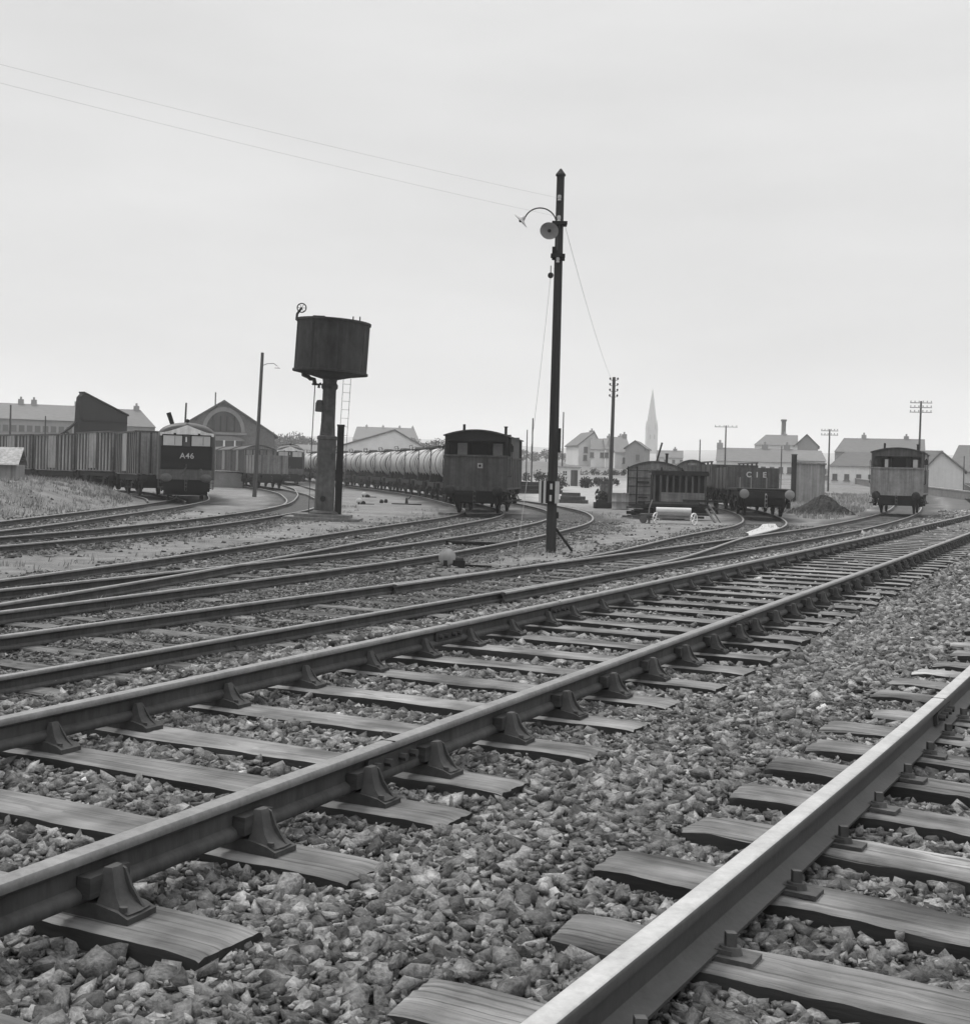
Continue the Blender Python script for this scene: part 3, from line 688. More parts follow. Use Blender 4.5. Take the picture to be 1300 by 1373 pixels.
def lettering(name, text, size, parent, loc, space=1.0, bold=.01, word=1.0):
    cu = bpy.data.curves.new(name, 'FONT'); cu.body = text; cu.size = size; cu.align_x = 'CENTER'; cu.align_y = 'CENTER'; cu.extrude = .004; cu.offset = bold; cu.space_character = space; cu.space_word = word
    t = bpy.data.objects.new(name, cu); COL.objects.link(t); bpy.context.view_layer.update()
    me = bpy.data.meshes.new_from_object(t.evaluated_get(bpy.context.evaluated_depsgraph_get())); me.materials.clear(); me.materials.append(M_white)
    bpy.data.objects.remove(t); bpy.data.curves.remove(cu)
    o = bpy.data.objects.new(name, me); COL.objects.link(o); o.parent = parent; o.location = loc; o.rotation_euler = (R(90), 0, 0); return o
# --- diesel locomotive
def loco(label, front=True):
    root = thing('diesel_locomotive', label, 'locomotive', group='diesel locomotives')
    W, L = 2.64, 15.4
    def section(w, top, n=16):
        h = w/2; P = [(-h, .98), (-h, 2.95)]
        for i in range(n + 1):
            a = math.pi - math.pi*i/n; P.append((h*math.cos(a), 3.02 + (top - 3.02)*max(0, math.sin(a))**.9))
        return P + [(h, 2.95), (h, .98)]
    st = [(0.0, 2.34, 3.44), (.05, 2.47, 3.53), (.15, 2.57, 3.59), (.35, 2.63, 3.64), (.9, 2.64, 3.67), (L - .9, 2.64, 3.67), (L - .25, 2.63, 3.64), (L, 2.46, 3.5)]
    b = MB(); prev = None; k = len(section(2, 3))
    vs = [(x, y, z) for y, w, t in st for x, z in section(w, t)]
    fs = [(i*k + j, i*k + (j+1) % k, (i+1)*k + (j+1) % k, (i+1)*k + j) for i in range(len(st) - 1) for j in range(k)]
    b.add(vs, fs, 0, True); b.add(vs[:k], [tuple(range(k))], 0); b.add(vs[-k:], [tuple(range(k))[::-1]], 0)
    b.build('body', M_loco, root)
    # front dress: dark panel, pale visor band, grey lower beam
    MB().box((0, -.012, 2.0), (2.32, .04, 1.06)).build('nose_panel', M_loco_dk, root)
    vz = MB(); n = 14; lo = [(-1.22 + 2.44*i/n, 3.09 - .09*abs(2*i/n - 1)**1.5) for i in range(n + 1)]
    hi = [(x, z + .15 + .28*max(0, 1 - abs(x)/1.0)**1.3) for x, z in lo]
    vz.prism(lo + hi[::-1], -.045, .10); vz.build('visor_band', M_loco_lt, root)
    for sg in (-1, 1):
        w = MB().box((sg*.64, -.018, 2.79), (.86, .035, .47)); w.box((sg*.64 + .1, -.045, 2.79), (.02, .012, .40), 1); w.build('windscreen', [M_glass, M_iron], root)
        fr = MB()
        for dx in (-.45, .45): fr.box((sg*.64 + dx, -.025, 2.79), (.05, .05, .56))
        for dz in (-.258, .258): fr.box((sg*.64, -.025, 2.79 + dz), (.85, .05, .05))
        fr.build('windscreen_frame', M_loco_dk, root)
        MB().box((sg*.55, -.08, 3.10), (.11, .08, .08)).build('marker_lamp', M_black, root)
        bf = MB(); y = -.05
        bf.cyl((sg*.90, 0, 1.06), (sg*.90, -.40, 1.06), .12, .09, 12)
        bf.lathe([(0, .06), (.20, .04), (.27, .0), (.27, -.04), (0, -.04)], 24, 0, Matrix.Translation((sg*.90, -.42, 1.06)) @ Matrix.Rotation(R(90), 4, 'X') @ Matrix.Diagonal((1, .72, 1, 1)))
        bf.build('buffer', M_iron_lt, root)
        sk = MB(); sk.bar((sg*1.24, -.02, 1.45), (sg*1.24, -.02, .55), .035); sk.bar((sg*1.08, -.02, .6), (sg*1.24, -.02, .55), .03)
        for z in (.62, .85): sk.box((sg*1.15, .02, z), (.25, .16, .03))
        sk.build('step', M_iron_lt, root)
    MB().box((0, -.03, 2.79), (.20, .03, .50)).box((-.03, -.05, 2.85), (.06, .02, .24), 1).build('door', [M_loco, M_loco_lt], root)
    MB().box((0, -.02, 1.20), (2.42, .06, .44)).build('buffer_beam', M_loco_buf, root)
    MB().box((0, .10, .72), (2.2, .14, .5)).box((0, .5, .40), (2.0, .10, .3)).build('front_skirt', M_black, root)
    c = MB(); c.box((0, -.08, 1.08), (.34, .10, .20))
    for z in (.90, .74, .56): c.tube([(-.05, -.2, z + .08), (-.05, -.2, z - .08), (0, -.2, z - .11), (.05, -.2, z - .08), (.05, -.2, z + .08), (0, -.2, z + .11), (-.05, -.2, z + .08)], .018, 6)
    c.build('coupling', M_iron_lt, root)
    h = MB().tube([(0, -.04, 1.70), (.0, -.09, 1.55), (-.08, -.10, 1.42), (-.26, -.10, 1.24)], .028, 6); h.build('brake_hose', M_iron_lt, root)
    MB().cyl((.66, -.03, 1.42), (.66, -.08, 1.42), .09, n=14).build('socket_cover', M_loco_buf, root)
    hn = MB().lathe([(0, .10), (.08, .06), (.10, 0), (.08, -.06), (0, -.10)], 14, 0, Matrix.Translation((0, .15, 3.72))); hn.build('horn', M_black, root)
    if front:
        MB().cyl((-.62, 1.2, 3.45), (-.86, 1.2, 4.12), .10, .11, 12).build('exhaust_pipe', M_black, root)
    else:
        MB().prism(arch_prof(1.5, 3.60, .16), .8, 9).build('roof_hatch', M_van_roof, root)
    for y in (2.6, L - 2.6):
        bg = MB(); bg.box((0, y, .70), (2.2, 3.6, .35)); 
        for sg in (-1, 1): bg.prism([(y - 1.9, .85), (y + 1.9, .85), (y + 1.5, .40), (y - 1.5, .40)], sg*1.08 - .03, sg*1.08 + .03, axis='x')
        bg.build('bogie', M_iron, root); wheels(root, (y - 1.2, y, y + 1.2), r=1.03)
    MB().box((0, L/2, .75), (2.3, 4.4, .55)).build('fuel_tank', M_black, root)
    sd = MB()
    for sg in (-1, 1):
        for y in np.arange(3, 12.5, 1.05): sd.box((sg*1.325, y, 2.2), (.02, .75, .55))
    sd.build('side_grille', M_loco_dk, root)
    if front:
        lettering('painted_number', 'A46', .37, root, (.02, -.038, 2.08), 1.08, .004)
    return root
lA = loco('dark nosed diesel locomotive numbered A46 with pale visor')
on_track(lA, TA, TA.s_at_y(57.2)); lA.rotation_euler.z = R(14.5)
lB = loco('distant diesel locomotive seen behind the open wagon', False)
on_track(lB, T5B, T5B.s_at_y(114)); lB.rotation_euler.z = R(10)
ORD = ['first', 'second', 'third', 'fourth', 'fifth', 'sixth', 'seventh', 'eighth', 'ninth', 'tenth', 'eleventh', 'twelfth', 'thirteenth', 'fourteenth', 'fifteenth']
# --- tank wagons
def tank_wagon():
    root = thing('tank_wagon', '', 'tank wagon', group='tank wagons in the long rake')
    L = 5.9; running_gear(root, L, 2.0, (-1.5, 1.5), 1.02, M_iron, M_iron_lt); wheels(root, (-1.5, 1.5))
    M = Matrix.Translation((0, 0, 2.12)) @ Matrix.Rotation(R(90), 4, 'X'); r = .98
    b = MB(); b.lathe([(0, -2.86), (.45, -2.83), (.8, -2.74), (r - .03, -2.62), (r, -2.54), (r, 2.54), (r - .03, 2.62), (.8, 2.74), (.45, 2.83), (0, 2.86)], 32, 0, M, True, [1, 1, 0, 0, 0, 0, 0, 1, 1])
    b.build('barrel', [M_tank, M_tank_dirty], root)
    for y in (-1.75, 1.75):
        MB().lathe([(r + .002, y - .04), (r + .03, y - .04), (r + .03, y + .04), (r + .002, y + .04)], 32, 0, M).build('strap', M_iron, root)
    d = MB(); d.lathe([(.42, 2.98), (.42, 3.22), (.36, 3.30), (0, 3.33)], 16); d.build('filler_dome', M_iron_lt, root)
    p = MB(); p.box((0, 0, 3.13), (1.5, 1.5, .05)); 
    for x in (-.7, .7):
        for y in (-.7, .7): p.bar((x, y, 3.13), (x, y, 3.42), .035)
        p.bar((x, -.7, 3.42), (x, .7, 3.42), .03)
    p.build('walkway', M_iron, root)
    for y in (-2, -.7, .7, 2):
        MB().prism([(-.95, 1.04), (.95, 1.04), (.80, 1.58), (.45, 1.30), (0, 1.22), (-.45, 1.30), (-.80, 1.58)], y - .06, y + .06).build('saddle', M_iron, root)
    ld = MB()
    for sg in (-1, 1):
        for y in (.25, .60): ld.bar((sg*1.06, y, 1.1), (sg*1.02, y, 3.0), .03)
        for z in np.arange(1.3, 3.0, .28): ld.bar((sg*1.05, .25, z), (sg*1.05, .60, z), .025)
    ld.build('ladder', M_iron_lt, root)
    return root
tw = tank_wagon(); d = T3.s_at_y(51.6) + 3.5 + 3.55
for i in range(14):
    o = tw if i == 0 else copy_tree(tw)
    on_track(o, T3, d); d += 6.95
    o['label'] = f'pale banded tank wagon, {ORD[i]} of the rake behind the dark brake van'
# --- ribbed wagons beside A46
def ribbed(label, group, roof=False, end=False, body=M_wagon, h=3.2):
    root = thing('ribbed_wagon', label, 'goods wagon', group=group)
    L, W = 6.0, 2.5; running_gear(root, L, 2.1, (-1.6, 1.6), 1.05, M_iron); wheels(root, (-1.6, 1.6))
    s = MB()
    for sg in (-1, 1):
        s.box((sg*(W/2 - .03), 0, (1.12 + h)/2), (.06, L, h - 1.12))
        s.box((0, sg*(L/2 - .03), (1.12 + h)/2), (W - .13, .06, h - 1.12))
    s.box((0, 0, 1.10), (W - .13, L - .13, .05)); s.build('body', body, root)
    rb = MB(); rg = np.random.default_rng(len(label))
    for sg in (-1, 1):
        for y in np.linspace(-L/2 + .06, L/2 - .06, 12): rb.prism([(y - .08, sg*(W/2)), (y + .08, sg*(W/2)), (y + .06, sg*(W/2 + .045)), (y - .06, sg*(W/2 + .045))], 1.14, h - .04, 0, Matrix(((0, 0, 1, 0), (1, 0, 0, 0), (0, 1, 0, 0), (0, 0, 0, 1))))
        for x in np.linspace(-W/2 + .15, W/2 - .15, 5): rb.box((x, sg*(L/2 + .03), (1.14 + h)/2), (.09, .06, h - 1.2))
    rb.build('rib', [M_wagon_rib], root)
    rm = MB()
    for sg in (-1, 1):
        rm.box((sg*(W/2 + .02), 0, h + .02), (.12, L + .05, .07)); rm.box((0, sg*(L/2 - .01), h + .021), (W - .1, .10, .066))
    rm.build('top_rail', M_iron_lt, root)
    for sg in (-1, 1):
        MB().box((sg*(W/2 + .06), 0, (1.2 + h)/2), (.03, 1.2, h - 1.3)).build('door', body, root)
    if roof:
        MB().prism(arch_prof(W, h + .03, .36, .05), -L/2 - .03, L/2 + .03, smooth=True).build('roof', M_van_roof, root)
        for e in (-1, 1): MB().prism([(-W/2, h - .05)] + [(-W/2 + W*i/12, h - .02 + .35*(1 - (2*i/12 - 1)**2)) for i in range(13)] + [(W/2, h - .05)], e*(L/2 - .05) - .03, e*(L/2 - .05) + .03).build('gable_board', body, root)
    return root
M_wagon_rib = mat('wagon_rib_steel', .055, .4, 8, .7, .1, streak=.3)
d = dist_for(TW, 213, 5, 22) + 3.0
labs = ['ribbed open wagon immediately left of the A46 locomotive', 'ribbed open wagon in front of the dark sloping wall', 'ribbed open wagon between the dark sloping wall and the far left hut', 'ribbed open wagon furthest left, half hidden by the board hut']
w0 = None
for i, lb in enumerate(labs):
    if w0 is None: w0 = ribbed(lb, 'ribbed wagons behind the grass bank', h=3.26); o = w0
    else: o = copy_tree(w0); o['label'] = lb
    on_track(o, TW, d); d += 6.75
# --- wagons by the platform
def open_wagon(label, group=None, h=2.35, W=2.45, body=M_wagon_md, L=5.4, light=None):
    root = thing('open_wagon', label, 'goods wagon', group=group)
    running_gear(root, L, 2.1, (-1.45, 1.45), 1.05, M_iron, light); wheels(root, (-1.45, 1.45))
    for nm, c, dd in (('side_board', (W/2 - .03, 0, (1.1 + h)/2), (.06, L, h - 1.1)), ('side_board', (-W/2 + .03, 0, (1.1 + h)/2), (.06, L, h - 1.1)), ('end_board', (0, -L/2 + .03, (1.1 + h)/2), (W - .125, .06, h - 1.1)), ('end_board', (0, L/2 - .03, (1.1 + h)/2), (W - .125, .06, h - 1.1))):
        MB().box(c, dd).build(nm, body, root)
    MB().box((0, 0, 1.09), (W - .13, L - .13, .06)).build('floor_board', M_timber, root)
    ir = MB()
    for x in (-.75, .75):
        for e in (-1, 1): ir.box((x, e*(L/2 + .03), (1.0 + h)/2), (.10, .06, h - 1.0))
    for sg in (-1, 1):
        for y in (-2.3, -.8, .8, 2.3): ir.box((sg*(W/2 + .02), y, (1.0 + h)/2), (.04, .09, h - 1.0))
    ir.build('strapping', M_iron_lt, root)
    return root
ow = open_wagon('grey open wagon standing in front of the distant locomotive', h=2.5); on_track(ow, T5, T5.s_at_y(95))
d = T5.s_at_y(95) + 6.6
cv = ribbed('covered van with arched roof behind the open grey wagon', 'covered vans by the platform', True, h=2.95, body=M_wagon_md); on_track(cv, T5, d)
for i, lb in enumerate(['covered van coupled second from the open grey wagon', 'covered van coupled third from the open grey wagon']):
    o = copy_tree(cv); o['label'] = lb; d += 6.75; on_track(o, T5, d)
# --- flat wagon and low sided wagons at the right
fw = thing('flat_wagon', 'flat wagon with pale round buffers beside the white patch', 'flat wagon')
running_gear(fw, 5.6, 2.1, (-1.5, 1.5), 1.12, M_iron, M_stone_lt); wheels(fw, (-1.5, 1.5))
MB().box((0, 0, 1.17), (2.45, 5.6, .09)).build('deck', M_timber_dark, fw)
for x in (-.62, .62):
    for y in (-2.75, 2.75): MB().bar((x, y, 1.2), (x, y, 1.72), .05).build('stanchion', M_stone_lt, fw)
on_track(fw, SID, SID.s_at_y(55.6)); fw.rotation_euler.z += R(2)
lw = open_wagon('low sided wagon lettered C I E behind the flat wagon', h=2.15, W=2.5, body=M_wagon_dk); on_track(lw, SID, SID.s_at_y(55.6) + 6.6)
lettering('painted_letters', 'C  I  E', .36, lw, (.14, -2.715, 1.80), 1.0, .012, 1.1)
sw = open_wagon('stake sided wagon with tall posts, last on the flat wagon siding', h=2.3, W=2.5, body=M_wagon_dk); on_track(sw, SID, SID.s_at_y(55.6) + 13.4)
for sg in (-1, 1):
    for y in np.linspace(-2.4, 2.4, 5): MB().box((sg*1.21, y, 2.26), (.09, .10, .30)).build('stake', M_timber, sw)
    MB().box((sg*1.21, 0, 2.44), (.11, 5.2, .07)).build('top_rail', M_timber, sw)

# ------------------------------------------------------------------ water tower
def place(name, label, cat, px, py, Y, group=None, rz=0):
    p = at(px, py, Y); return thing(name, label, cat, (p.x, p.y, gz(p.x, p.y)), rz, group)
wt = place('water_tower', 'rusty round water tank on a leaning iron column', 'water tower', 433.5, 697, 43); wt.rotation_euler = (0, R(1.2), 0)
b = MB(); b.box((0, 0, .04), (2.6, 1.7, .12)).box((.0, 0, .15), (1.9, 1.25, .12)); b.build('plinth', M_plank, wt)
c = MB(); c.lathe([(.52, .18), (.50, .26), (.36, .34), (.345, .5), (.33, 2.8), (.36, 2.82), (.36, 2.92), (.27, 2.96), (.245, 3.4), (.235, 4.55), (.29, 4.62), (.29, 4.72), (.24, 4.8), (.30, 5.15)], 20); c.build('column', M_rustcol, wt)
for z in (.75, .62): MB().cyl((.0, -.30, z), (.0, -.40, z), .10 if z > .7 else .05, n=10).build('bolt_cover', M_iron, wt) if z > .7 else None
tk = MB(); r = 1.265; M = Matrix.Translation((.0, 0, 0)) @ Matrix.Translation((0, 0, 5.3)) @ Matrix.Rotation(R(1.6), 4, 'Y') @ Matrix.Translation((0, 0, -5.3))
tk.lathe([(.28, 4.92), (r*.6, 5.04), (r + .05, 5.13), (r + .05, 5.20), (r, 5.21), (r, 6.86), (r + .04, 6.87), (r + .04, 6.95), (r - .02, 6.95), (r - .04, 6.4), (0, 6.4)], 40, 0, M, True)
for k in range(8):
    a = k*math.pi/4 + .35; tk.box(((r + .008)*math.cos(a), (r + .008)*math.sin(a), 6.03), (.02, .06, 1.65), 0, a, M)
tk.build('tank', M_rust, wt)
MB().lathe([(0, 7.04), (.16, 7.0), (.2, 6.9), (.2, 6.4)], 12, 0, Matrix.Translation((.1, .3, 0))).box((-.35, -.9, 6.98), (.4, .2, .07)).box((.8, -.8, 6.99), (.04, .04, .14)).box((1.0, -.5, 7.0), (.04, .04, .2)).build('tank_fitting', M_iron, wt)
pu = MB(); T = Matrix.Translation((-1.05, -.35, 7.33)) @ Matrix.Rotation(R(90), 4, 'X')
ring = [Vector((.155*math.cos(a), .155*math.sin(a), 0)) for a in np.linspace(0, 2*math.pi, 21)]
pu.tube([T @ v for v in ring], .022, 6)
for a in range(6): pu.bar(T @ Vector((0, 0, 0)), T @ Vector((.15*math.cos(a*math.pi/3), .15*math.sin(a*math.pi/3), 0)), .014)
pu.build('pulley_wheel', M_iron, wt)
MB().tube([(-1.22, -.3, 6.9), (-1.20, -.33, 7.12), (-1.05, -.35, 7.33)], .045, 8).build('pulley_arm', M_iron, wt)
MB().tube([(-.92, -.25, 5.22), (-.90, -.25, 5.02), (-.72, -.25, 4.96), (-.66, -.25, 4.90), (-.52, -.25, 4.88), (-.48, -.25, 4.70)], .075, 8).build('outlet_pipe', M_iron, wt)
MB().cyl((-.48, -.25, 4.68), (-.48, -.25, 4.74), .11, n=10).build('pipe_flange', M_iron, wt)
MB().tube([(-.48, -.25, 4.7), (-.50, -.25, 2.5), (-.49, -.25, .2)], .018, 6).build('chain', M_iron_lt, wt)
MB().lathe([(0, .24), (.1, .22), (.15, .12), (.155, -.16), (.13, -.18), (0, -.18)], 14, 0, Matrix.Translation((-.30, -.12, 3.95))).build('float_box', M_rustcol, wt)
MB().tube([(-.28, -.1, 4.75), (-.36, -.12, 4.72), (-.36, -.12, 4.6)], .05, 8).build('valve', M_iron, wt)
ld = MB(); 
for x in (.42, .68): ld.bar((x - .06, .25, 1.0), (x + .02, .25, 5.0), .016)
for z in np.arange(1.2, 5.0, .30): ld.bar((.36 + .02*z, .25, z), (.62 + .02*z, .25, z), .012)
ld.build('ladder', M_conc, wt)
tp = place('timber_post', 'thick dark timber post standing right beside the water tower column', 'post', 452.5, 697, 43.3)
MB().box((0, 0, 1.65), (.24, .30, 3.3), 0, .1).build('upright', M_timber_dark, tp); tp.rotation_euler = (0, R(.6), 0)
MB().box((0, 0, 3.33), (.27, .33, .06), 0, .1).build('cap', M_iron, tp)

# ------------------------------------------------------------------ poles
def pole_mb(H, r0, r1, cap=True):
    mb = MB().cyl((0, 0, -.3), (0, 0, H), r0, r1, 14)
    if cap: mb.cyl((0, 0, H), (0, 0, H + .03), r1*1.3, r1*1.3, 14).cyl((0, 0, H + .03), (0, 0, H + .16), r1*1.3, .02, 14)
    return mb
lp = place('lamp_pole', 'tall dark timber lamp pole with two enamel shades and a striped board', 'lamp pole', 738, 741, 27.9)
pole_mb(8.55, .118, .088).build('pole', M_pole, lp)
def shade(root, loc, direction, r=.20):
    M = Matrix.Translation(loc) @ Vector(direction).to_track_quat('Z', 'Y').to_matrix().to_4x4()
    mb = MB(); mb.lathe([(.03, -.13), (.045, -.10), (.06, -.055), (r*.55, -.03), (r, 0), (r*1.02, .008), (r*.97, .004), (r*.55, -.018), (.055, -.035), (.0, -.04)], 28, 0, M)
    s = mb.build('lamp_shade', M_lamp, root); b = MB().lathe([(.0, -.05), (.03, -.03), (.04, .0), (.03, .03), (0, .045)], 12, 0, M).build('lamp_bulb', M_iron, s); return s
shade(lp, (-.88, -.05, 7.50), (-.70, .13, -.69))
MB().tube([(-.05, -.05, 7.22)] + [(-.44 + .37*math.cos(a), -.05, 7.44 + .36*math.sin(a)) for a in np.linspace(.1, 2.75, 18)], .016, 8).build('lamp_arm', M_iron_lt, lp)
shade(lp, (-.24, -.30, 7.24), (-.12, -.72, -.52), .205)
MB().tube([(-.04, -.1, 6.85), (-.05, -.13, 7.2), (-.10, -.14, 7.42), (-.18, -.16, 7.40), (-.23, -.20, 7.32)], .018, 8).build('lamp_arm', M_iron_lt, lp)
for z, y in ((8.02, -.10), (7.55, -.11), (6.62, -.12)): MB().lathe([(0, .08), (.035, .07), (.045, .02), (.03, -.02), (.045, -.05), (0, -.07)], 12, 0, Matrix.Translation((-.02, y, z))).build('insulator', M_white, lp)
MB().box((0, -.02, 7.46), (.34, .30, .07)).box((-.02, -.08, 6.72), (.32, .16, .08)).box((-.12, -.05, 6.78), (.06, .06, .30)).box((.10, -.1, 6.66), (.07, .08, .10)).build('bracket', M_iron, lp)
MB().cyl((-.17, -.08, 6.28), (-.17, -.02, 6.28), .065, n=14).box((-.17, -.05, 6.40), (.02, .02, .2)).build('pulley', M_iron, lp)
bd = MB(); W = .40
x = -.31
for k, w in enumerate((.055, .045, .055, .035)): 
    bd.box((x + w/2, -.145, 1.37), (w, .025, .50), 0 if k % 2 == 0 else 1); x += w
bd.box((x + .085, -.147, 1.37), (.17, .029, .50), 1); bd.box((x + .085, -.165, 1.50), (.055, .012, .13), 0); bd.box((x + .075, -.165, 1.24), (.05, .012, .14), 0); x += .17
bd.box((x + .05, -.145, 1.37), (.10, .025, .50), 0); bd.build('striped_board', [M_white, M_black], lp)
MB().bar((.10, 0, .55), (.48, -.12, .05), .05).build('brace', M_timber_dark, lp)
MB().box((.13, 0, 2.55), (.06, .10, .55)).box((.13, 0, .85), (.05, .09, .14)).build('switch_box', M_iron, lp)
top = Vector(lp.location)
def wire(name, label, a, b, sag, r=.006, n=30):
    a, b = Vector(a), Vector(b); o = MB().tube([a.lerp(b, i/n) - Vector((0, 0, sag*4*(i/n)*(1 - i/n))) for i in range(n + 1)], r, 5).build(name, M_wire, fix=False)
    return tag(o, label, 'wire')
a = at(0, 77, 20); t0 = top + Vector((-.02, -.1, 8.02)); wire('overhead_wire', 'upper thin overhead wire from the lamp pole across the sky to the left', t0, t0 + (a - t0)*1.5, .12, .0022)
a = at(0, 102, 20); t1 = top + Vector((-.02, -.1, 7.6)); wire('overhead_wire', 'lower thin overhead wire from the lamp pole across the sky to the left', t1, t1 + (a - t1)*1.5, .12, .0022)
wire('control_rope', 'thin slack rope from the lamp pole pulley down to the ground', top + Vector((-.17, -.06, 6.25)), at(692, 747, 26.6), .35, .005)
# other poles
def simple_pole(label, px, ptop, pbase, Y, r=.10, arms=0, lamp=False, name='telegraph_pole', cat='telegraph pole', lean=0, aw=1.1):
    b = at(px, pbase, Y); t = at(px, ptop, Y); z0 = gz(b.x, b.y); H = t.z - z0
    o = thing(name, label, cat, (b.x, b.y, z0), 0, 'yard and telegraph poles'); o.rotation_euler = (0, R(lean), -math.atan2(b.x, b.y))
    pole_mb(H - .1, r, r*.7, False).build('pole', M_timber, o)
    for k in range(arms):
        m = MB().box((0, -r, H - .25 - k*.38), (2*aw, .06, .06)); m.build('crossarm', M_conc, o)
        for x in np.linspace(-aw*.92, aw*.92, 6): MB().lathe([(0, .15), (.035, .13), (.045, .06), (.02, .0)], 8, 0, Matrix.Translation((x, -r, H - .21 - k*.38))).build('insulator', M_lamp, o)
    if lamp:
        MB().tube([(0, 0, H - .9), (.30, 0, H - .75), (.70, 0, H - .70), (.92, 0, H - .85)], .02, 6).build('lamp_arm', M_iron_lt, o)
        MB().lathe([(.03, .12), (.10, .05), (.20, -.02)], 16, 0, Matrix.Translation((.92, 0, H - .95))).build('lamp_shade', M_lamp, o)
    return o
p = simple_pole('bare timber lamp pole on the ash behind the A46 locomotive', 341, 470, 667, 74, .13, lamp=True, name='lamp_pole', cat='lamp pole', lean=1.7)
p = simple_pole('plain dark pole with insulators left of the grounded van body', 817, 503, 683, 66, .12, lean=.4)
Hp = at(817, 503, 66).z - p.location.z
for k in range(4):
    for sg in (-1, 1): MB().lathe([(0, .09), (.04, .07), (.05, .0), (0, -.06)], 8, 0, Matrix.Translation((sg*.20, 0, Hp - .2 - k*.30))).bar((sg*.20, 0, Hp - .25 - k*.30), (0, 0, Hp - .27 - k*.30), .025).build('insulator', M_iron, p)
wire('stay_wire', 'fine wire from the lamp pole down to the plain pole by the van body', top + Vector((.12, 0, 7.45)), (p.location.x, p.location.y, p.location.z + Hp - .4), .3, .005)
simple_pole('thin pole behind the far left hut and wagons', 13, 541, 600, 95, .09)
simple_pole('short thin pole before the long terrace, left of the sloping wall', 60, 556, 600, 100, .07)
simple_pole('thin pole rising behind the roof of the A46 locomotive', 245, 538, 600, 88, .09, lean=1.5)
simple_pole('slim pole in the open yard right of the dark brake van', 712, 559, 648, 106, .08)
simple_pole('slim pole just right of the lamp pole, behind the white hut', 753, 551, 640, 118, .08)
simple_pole('faint pole behind the chimney of the dark brake van', 705, 575, 640, 150, .09)
simple_pole('telegraph pole behind the flat wagon siding, left of the long cottages', 971, 569, 645, 120, .09, 1)
simple_pole('short pole left of the cottages, above the second arched van', 937, 588, 640, 130, .08)
simple_pole('bare pole in front of the long cottages', 1046.5, 597, 640, 128, .08)
simple_pole('telegraph pole with crossarm between the block hut and the hipped cottage', 1110, 574, 646, 112, .09, 2, aw=.75)
simple_pole('tall telegraph pole with crossarms behind the grey panelled brake van', 1230, 536, 650, 100, .10, 3, aw=.85, lean=.6)
simple_pole('short pole beside the white gabled house at the far right', 1291, 610, 660, 112, .06)

# ------------------------------------------------------------------ small yard things
def point_lever(label, px, py, Y, s=1.0, rz=0):
    o = place('point_lever', label, 'point lever', px, py, Y, 'white weighted point levers', rz)
    MB().lathe([(0, .10), (.08, .09), (.155, .045), (.16, -.03), (.12, -.06), (0, -.06)], 22, 0, Matrix.Translation((0, -.03, .19)) @ Matrix.Rotation(R(80), 4, 'X')).build('weight', M_conc if s > 1 else M_white, o)
    b = MB(); b.box((.22, .06, .07), (.22, .34, .14)).bar((.0, .02, .15), (.30, .10, .13), .045).cyl((.17, .0, .13), (.30, .0, .13), .07, n=12).box((.55, .08, .03), (.55, .05, .04), 0, -.2); b.box((-.03, -.12, .07), (.07, .05, .13)); b.build('lever_box', M_iron, o)
    return o
point_lever('large domed pale point lever weight beside the rails in front of the lamp pole', 599, 768, 22.7, 1.2)
point_lever('small white weighted point lever right of the water tower, nearer of two', 481, 677, 64, 1, .3)
point_lever('small white weighted point lever right of the water tower, farther of two', 488, 664, 80, 1, -.2)
o = place('point_machine', 'low dark lever frame on a plank between the tank wagons and water tower', 'lever frame', 545, 672, 66, rz=.1)
MB().box((0, 0, .03), (1.6, .22, .06)).build('plank', M_timber_dark, o); MB().box((0, 0, .22), (.16, .2, .30), 0, 0, None, .6).bar((.1, 0, .3), (.25, 0, .5), .05).build('lever', M_iron, o)
for i, px in enumerate((511, 517)):
    o = place('boulder', 'dark lump on the ash by the tank wagons, ' + ('left' if i == 0 else 'right') + ' one of a pair', 'stone', px, 672, 68 + i)
    bm = bmesh.new(); bmesh.ops.create_icosphere(bm, subdivisions=2, radius=.12)
    for v in bm.verts: v.co *= 1 + .25*math.sin(v.co.x*19 + i)*math.cos(v.co.y*17 + v.co.z*13); v.co.z = v.co.z + .08
    me = bpy.data.meshes.new('lump'); bm.to_mesh(me); bm.free(); me.materials.append(M_coal); q = bpy.data.objects.new('lump', me); COL.objects.link(q); q.parent = o
# pale debris
def debris(label, px, py, Y, sz, rz, m=None):
    o = place('loose_plank', label, 'plank', px, py, Y, None, rz); MB().box((0, 0, sz[2]/2 + .01), sz).bar((-sz[0]*.2, -sz[1]*.8, .03), (sz[0]*.3, -sz[1]*.2, sz[2]*.8), .06).build('board', m or M_conc, o)
debris('pale broken board lying left of the dark brake van', 601, 682.5, 52, (.9, .2, .09), .2)
debris('dark timbers lying beside the curved rail in front of the lamp pole line', 640, 738, 30, (1.6, .2, .08), -.15, M_timber_dark)
# timber stack by the white hut
o = place('timber_stack', 'stack of old sleepers lying by the curved rail right of the lamp pole', 'timber stack', 766, 677, 73, rz=-.15)
for k, (x, y, z, L) in enumerate(((0, 0, .1, 1.9), (.1, .35, .1, 1.7), (-.1, -.35, .1, 2.2), (.05, .15, .31, 1.5), (0, -.2, .31, 1.3), (-.05, 0, .52, 1.1))): MB().box((x, y, z), (L, .26, .2), 0, .05*math.sin(k*7)).build('sleeper', M_timber, o)
o = place('timber_stack', 'dark pile of timber baulks left of the white hut', 'timber stack', 716, 664, 92, rz=.05)
for k in range(9): MB().box(((k % 3)*.2 - .2, (k//3)*.3, .15 + (k % 3)*.29), (4.6 - (k % 3)*.7, .28, .28), 0, .03*math.sin(k*5)).build('baulk', M_timber_dark, o)
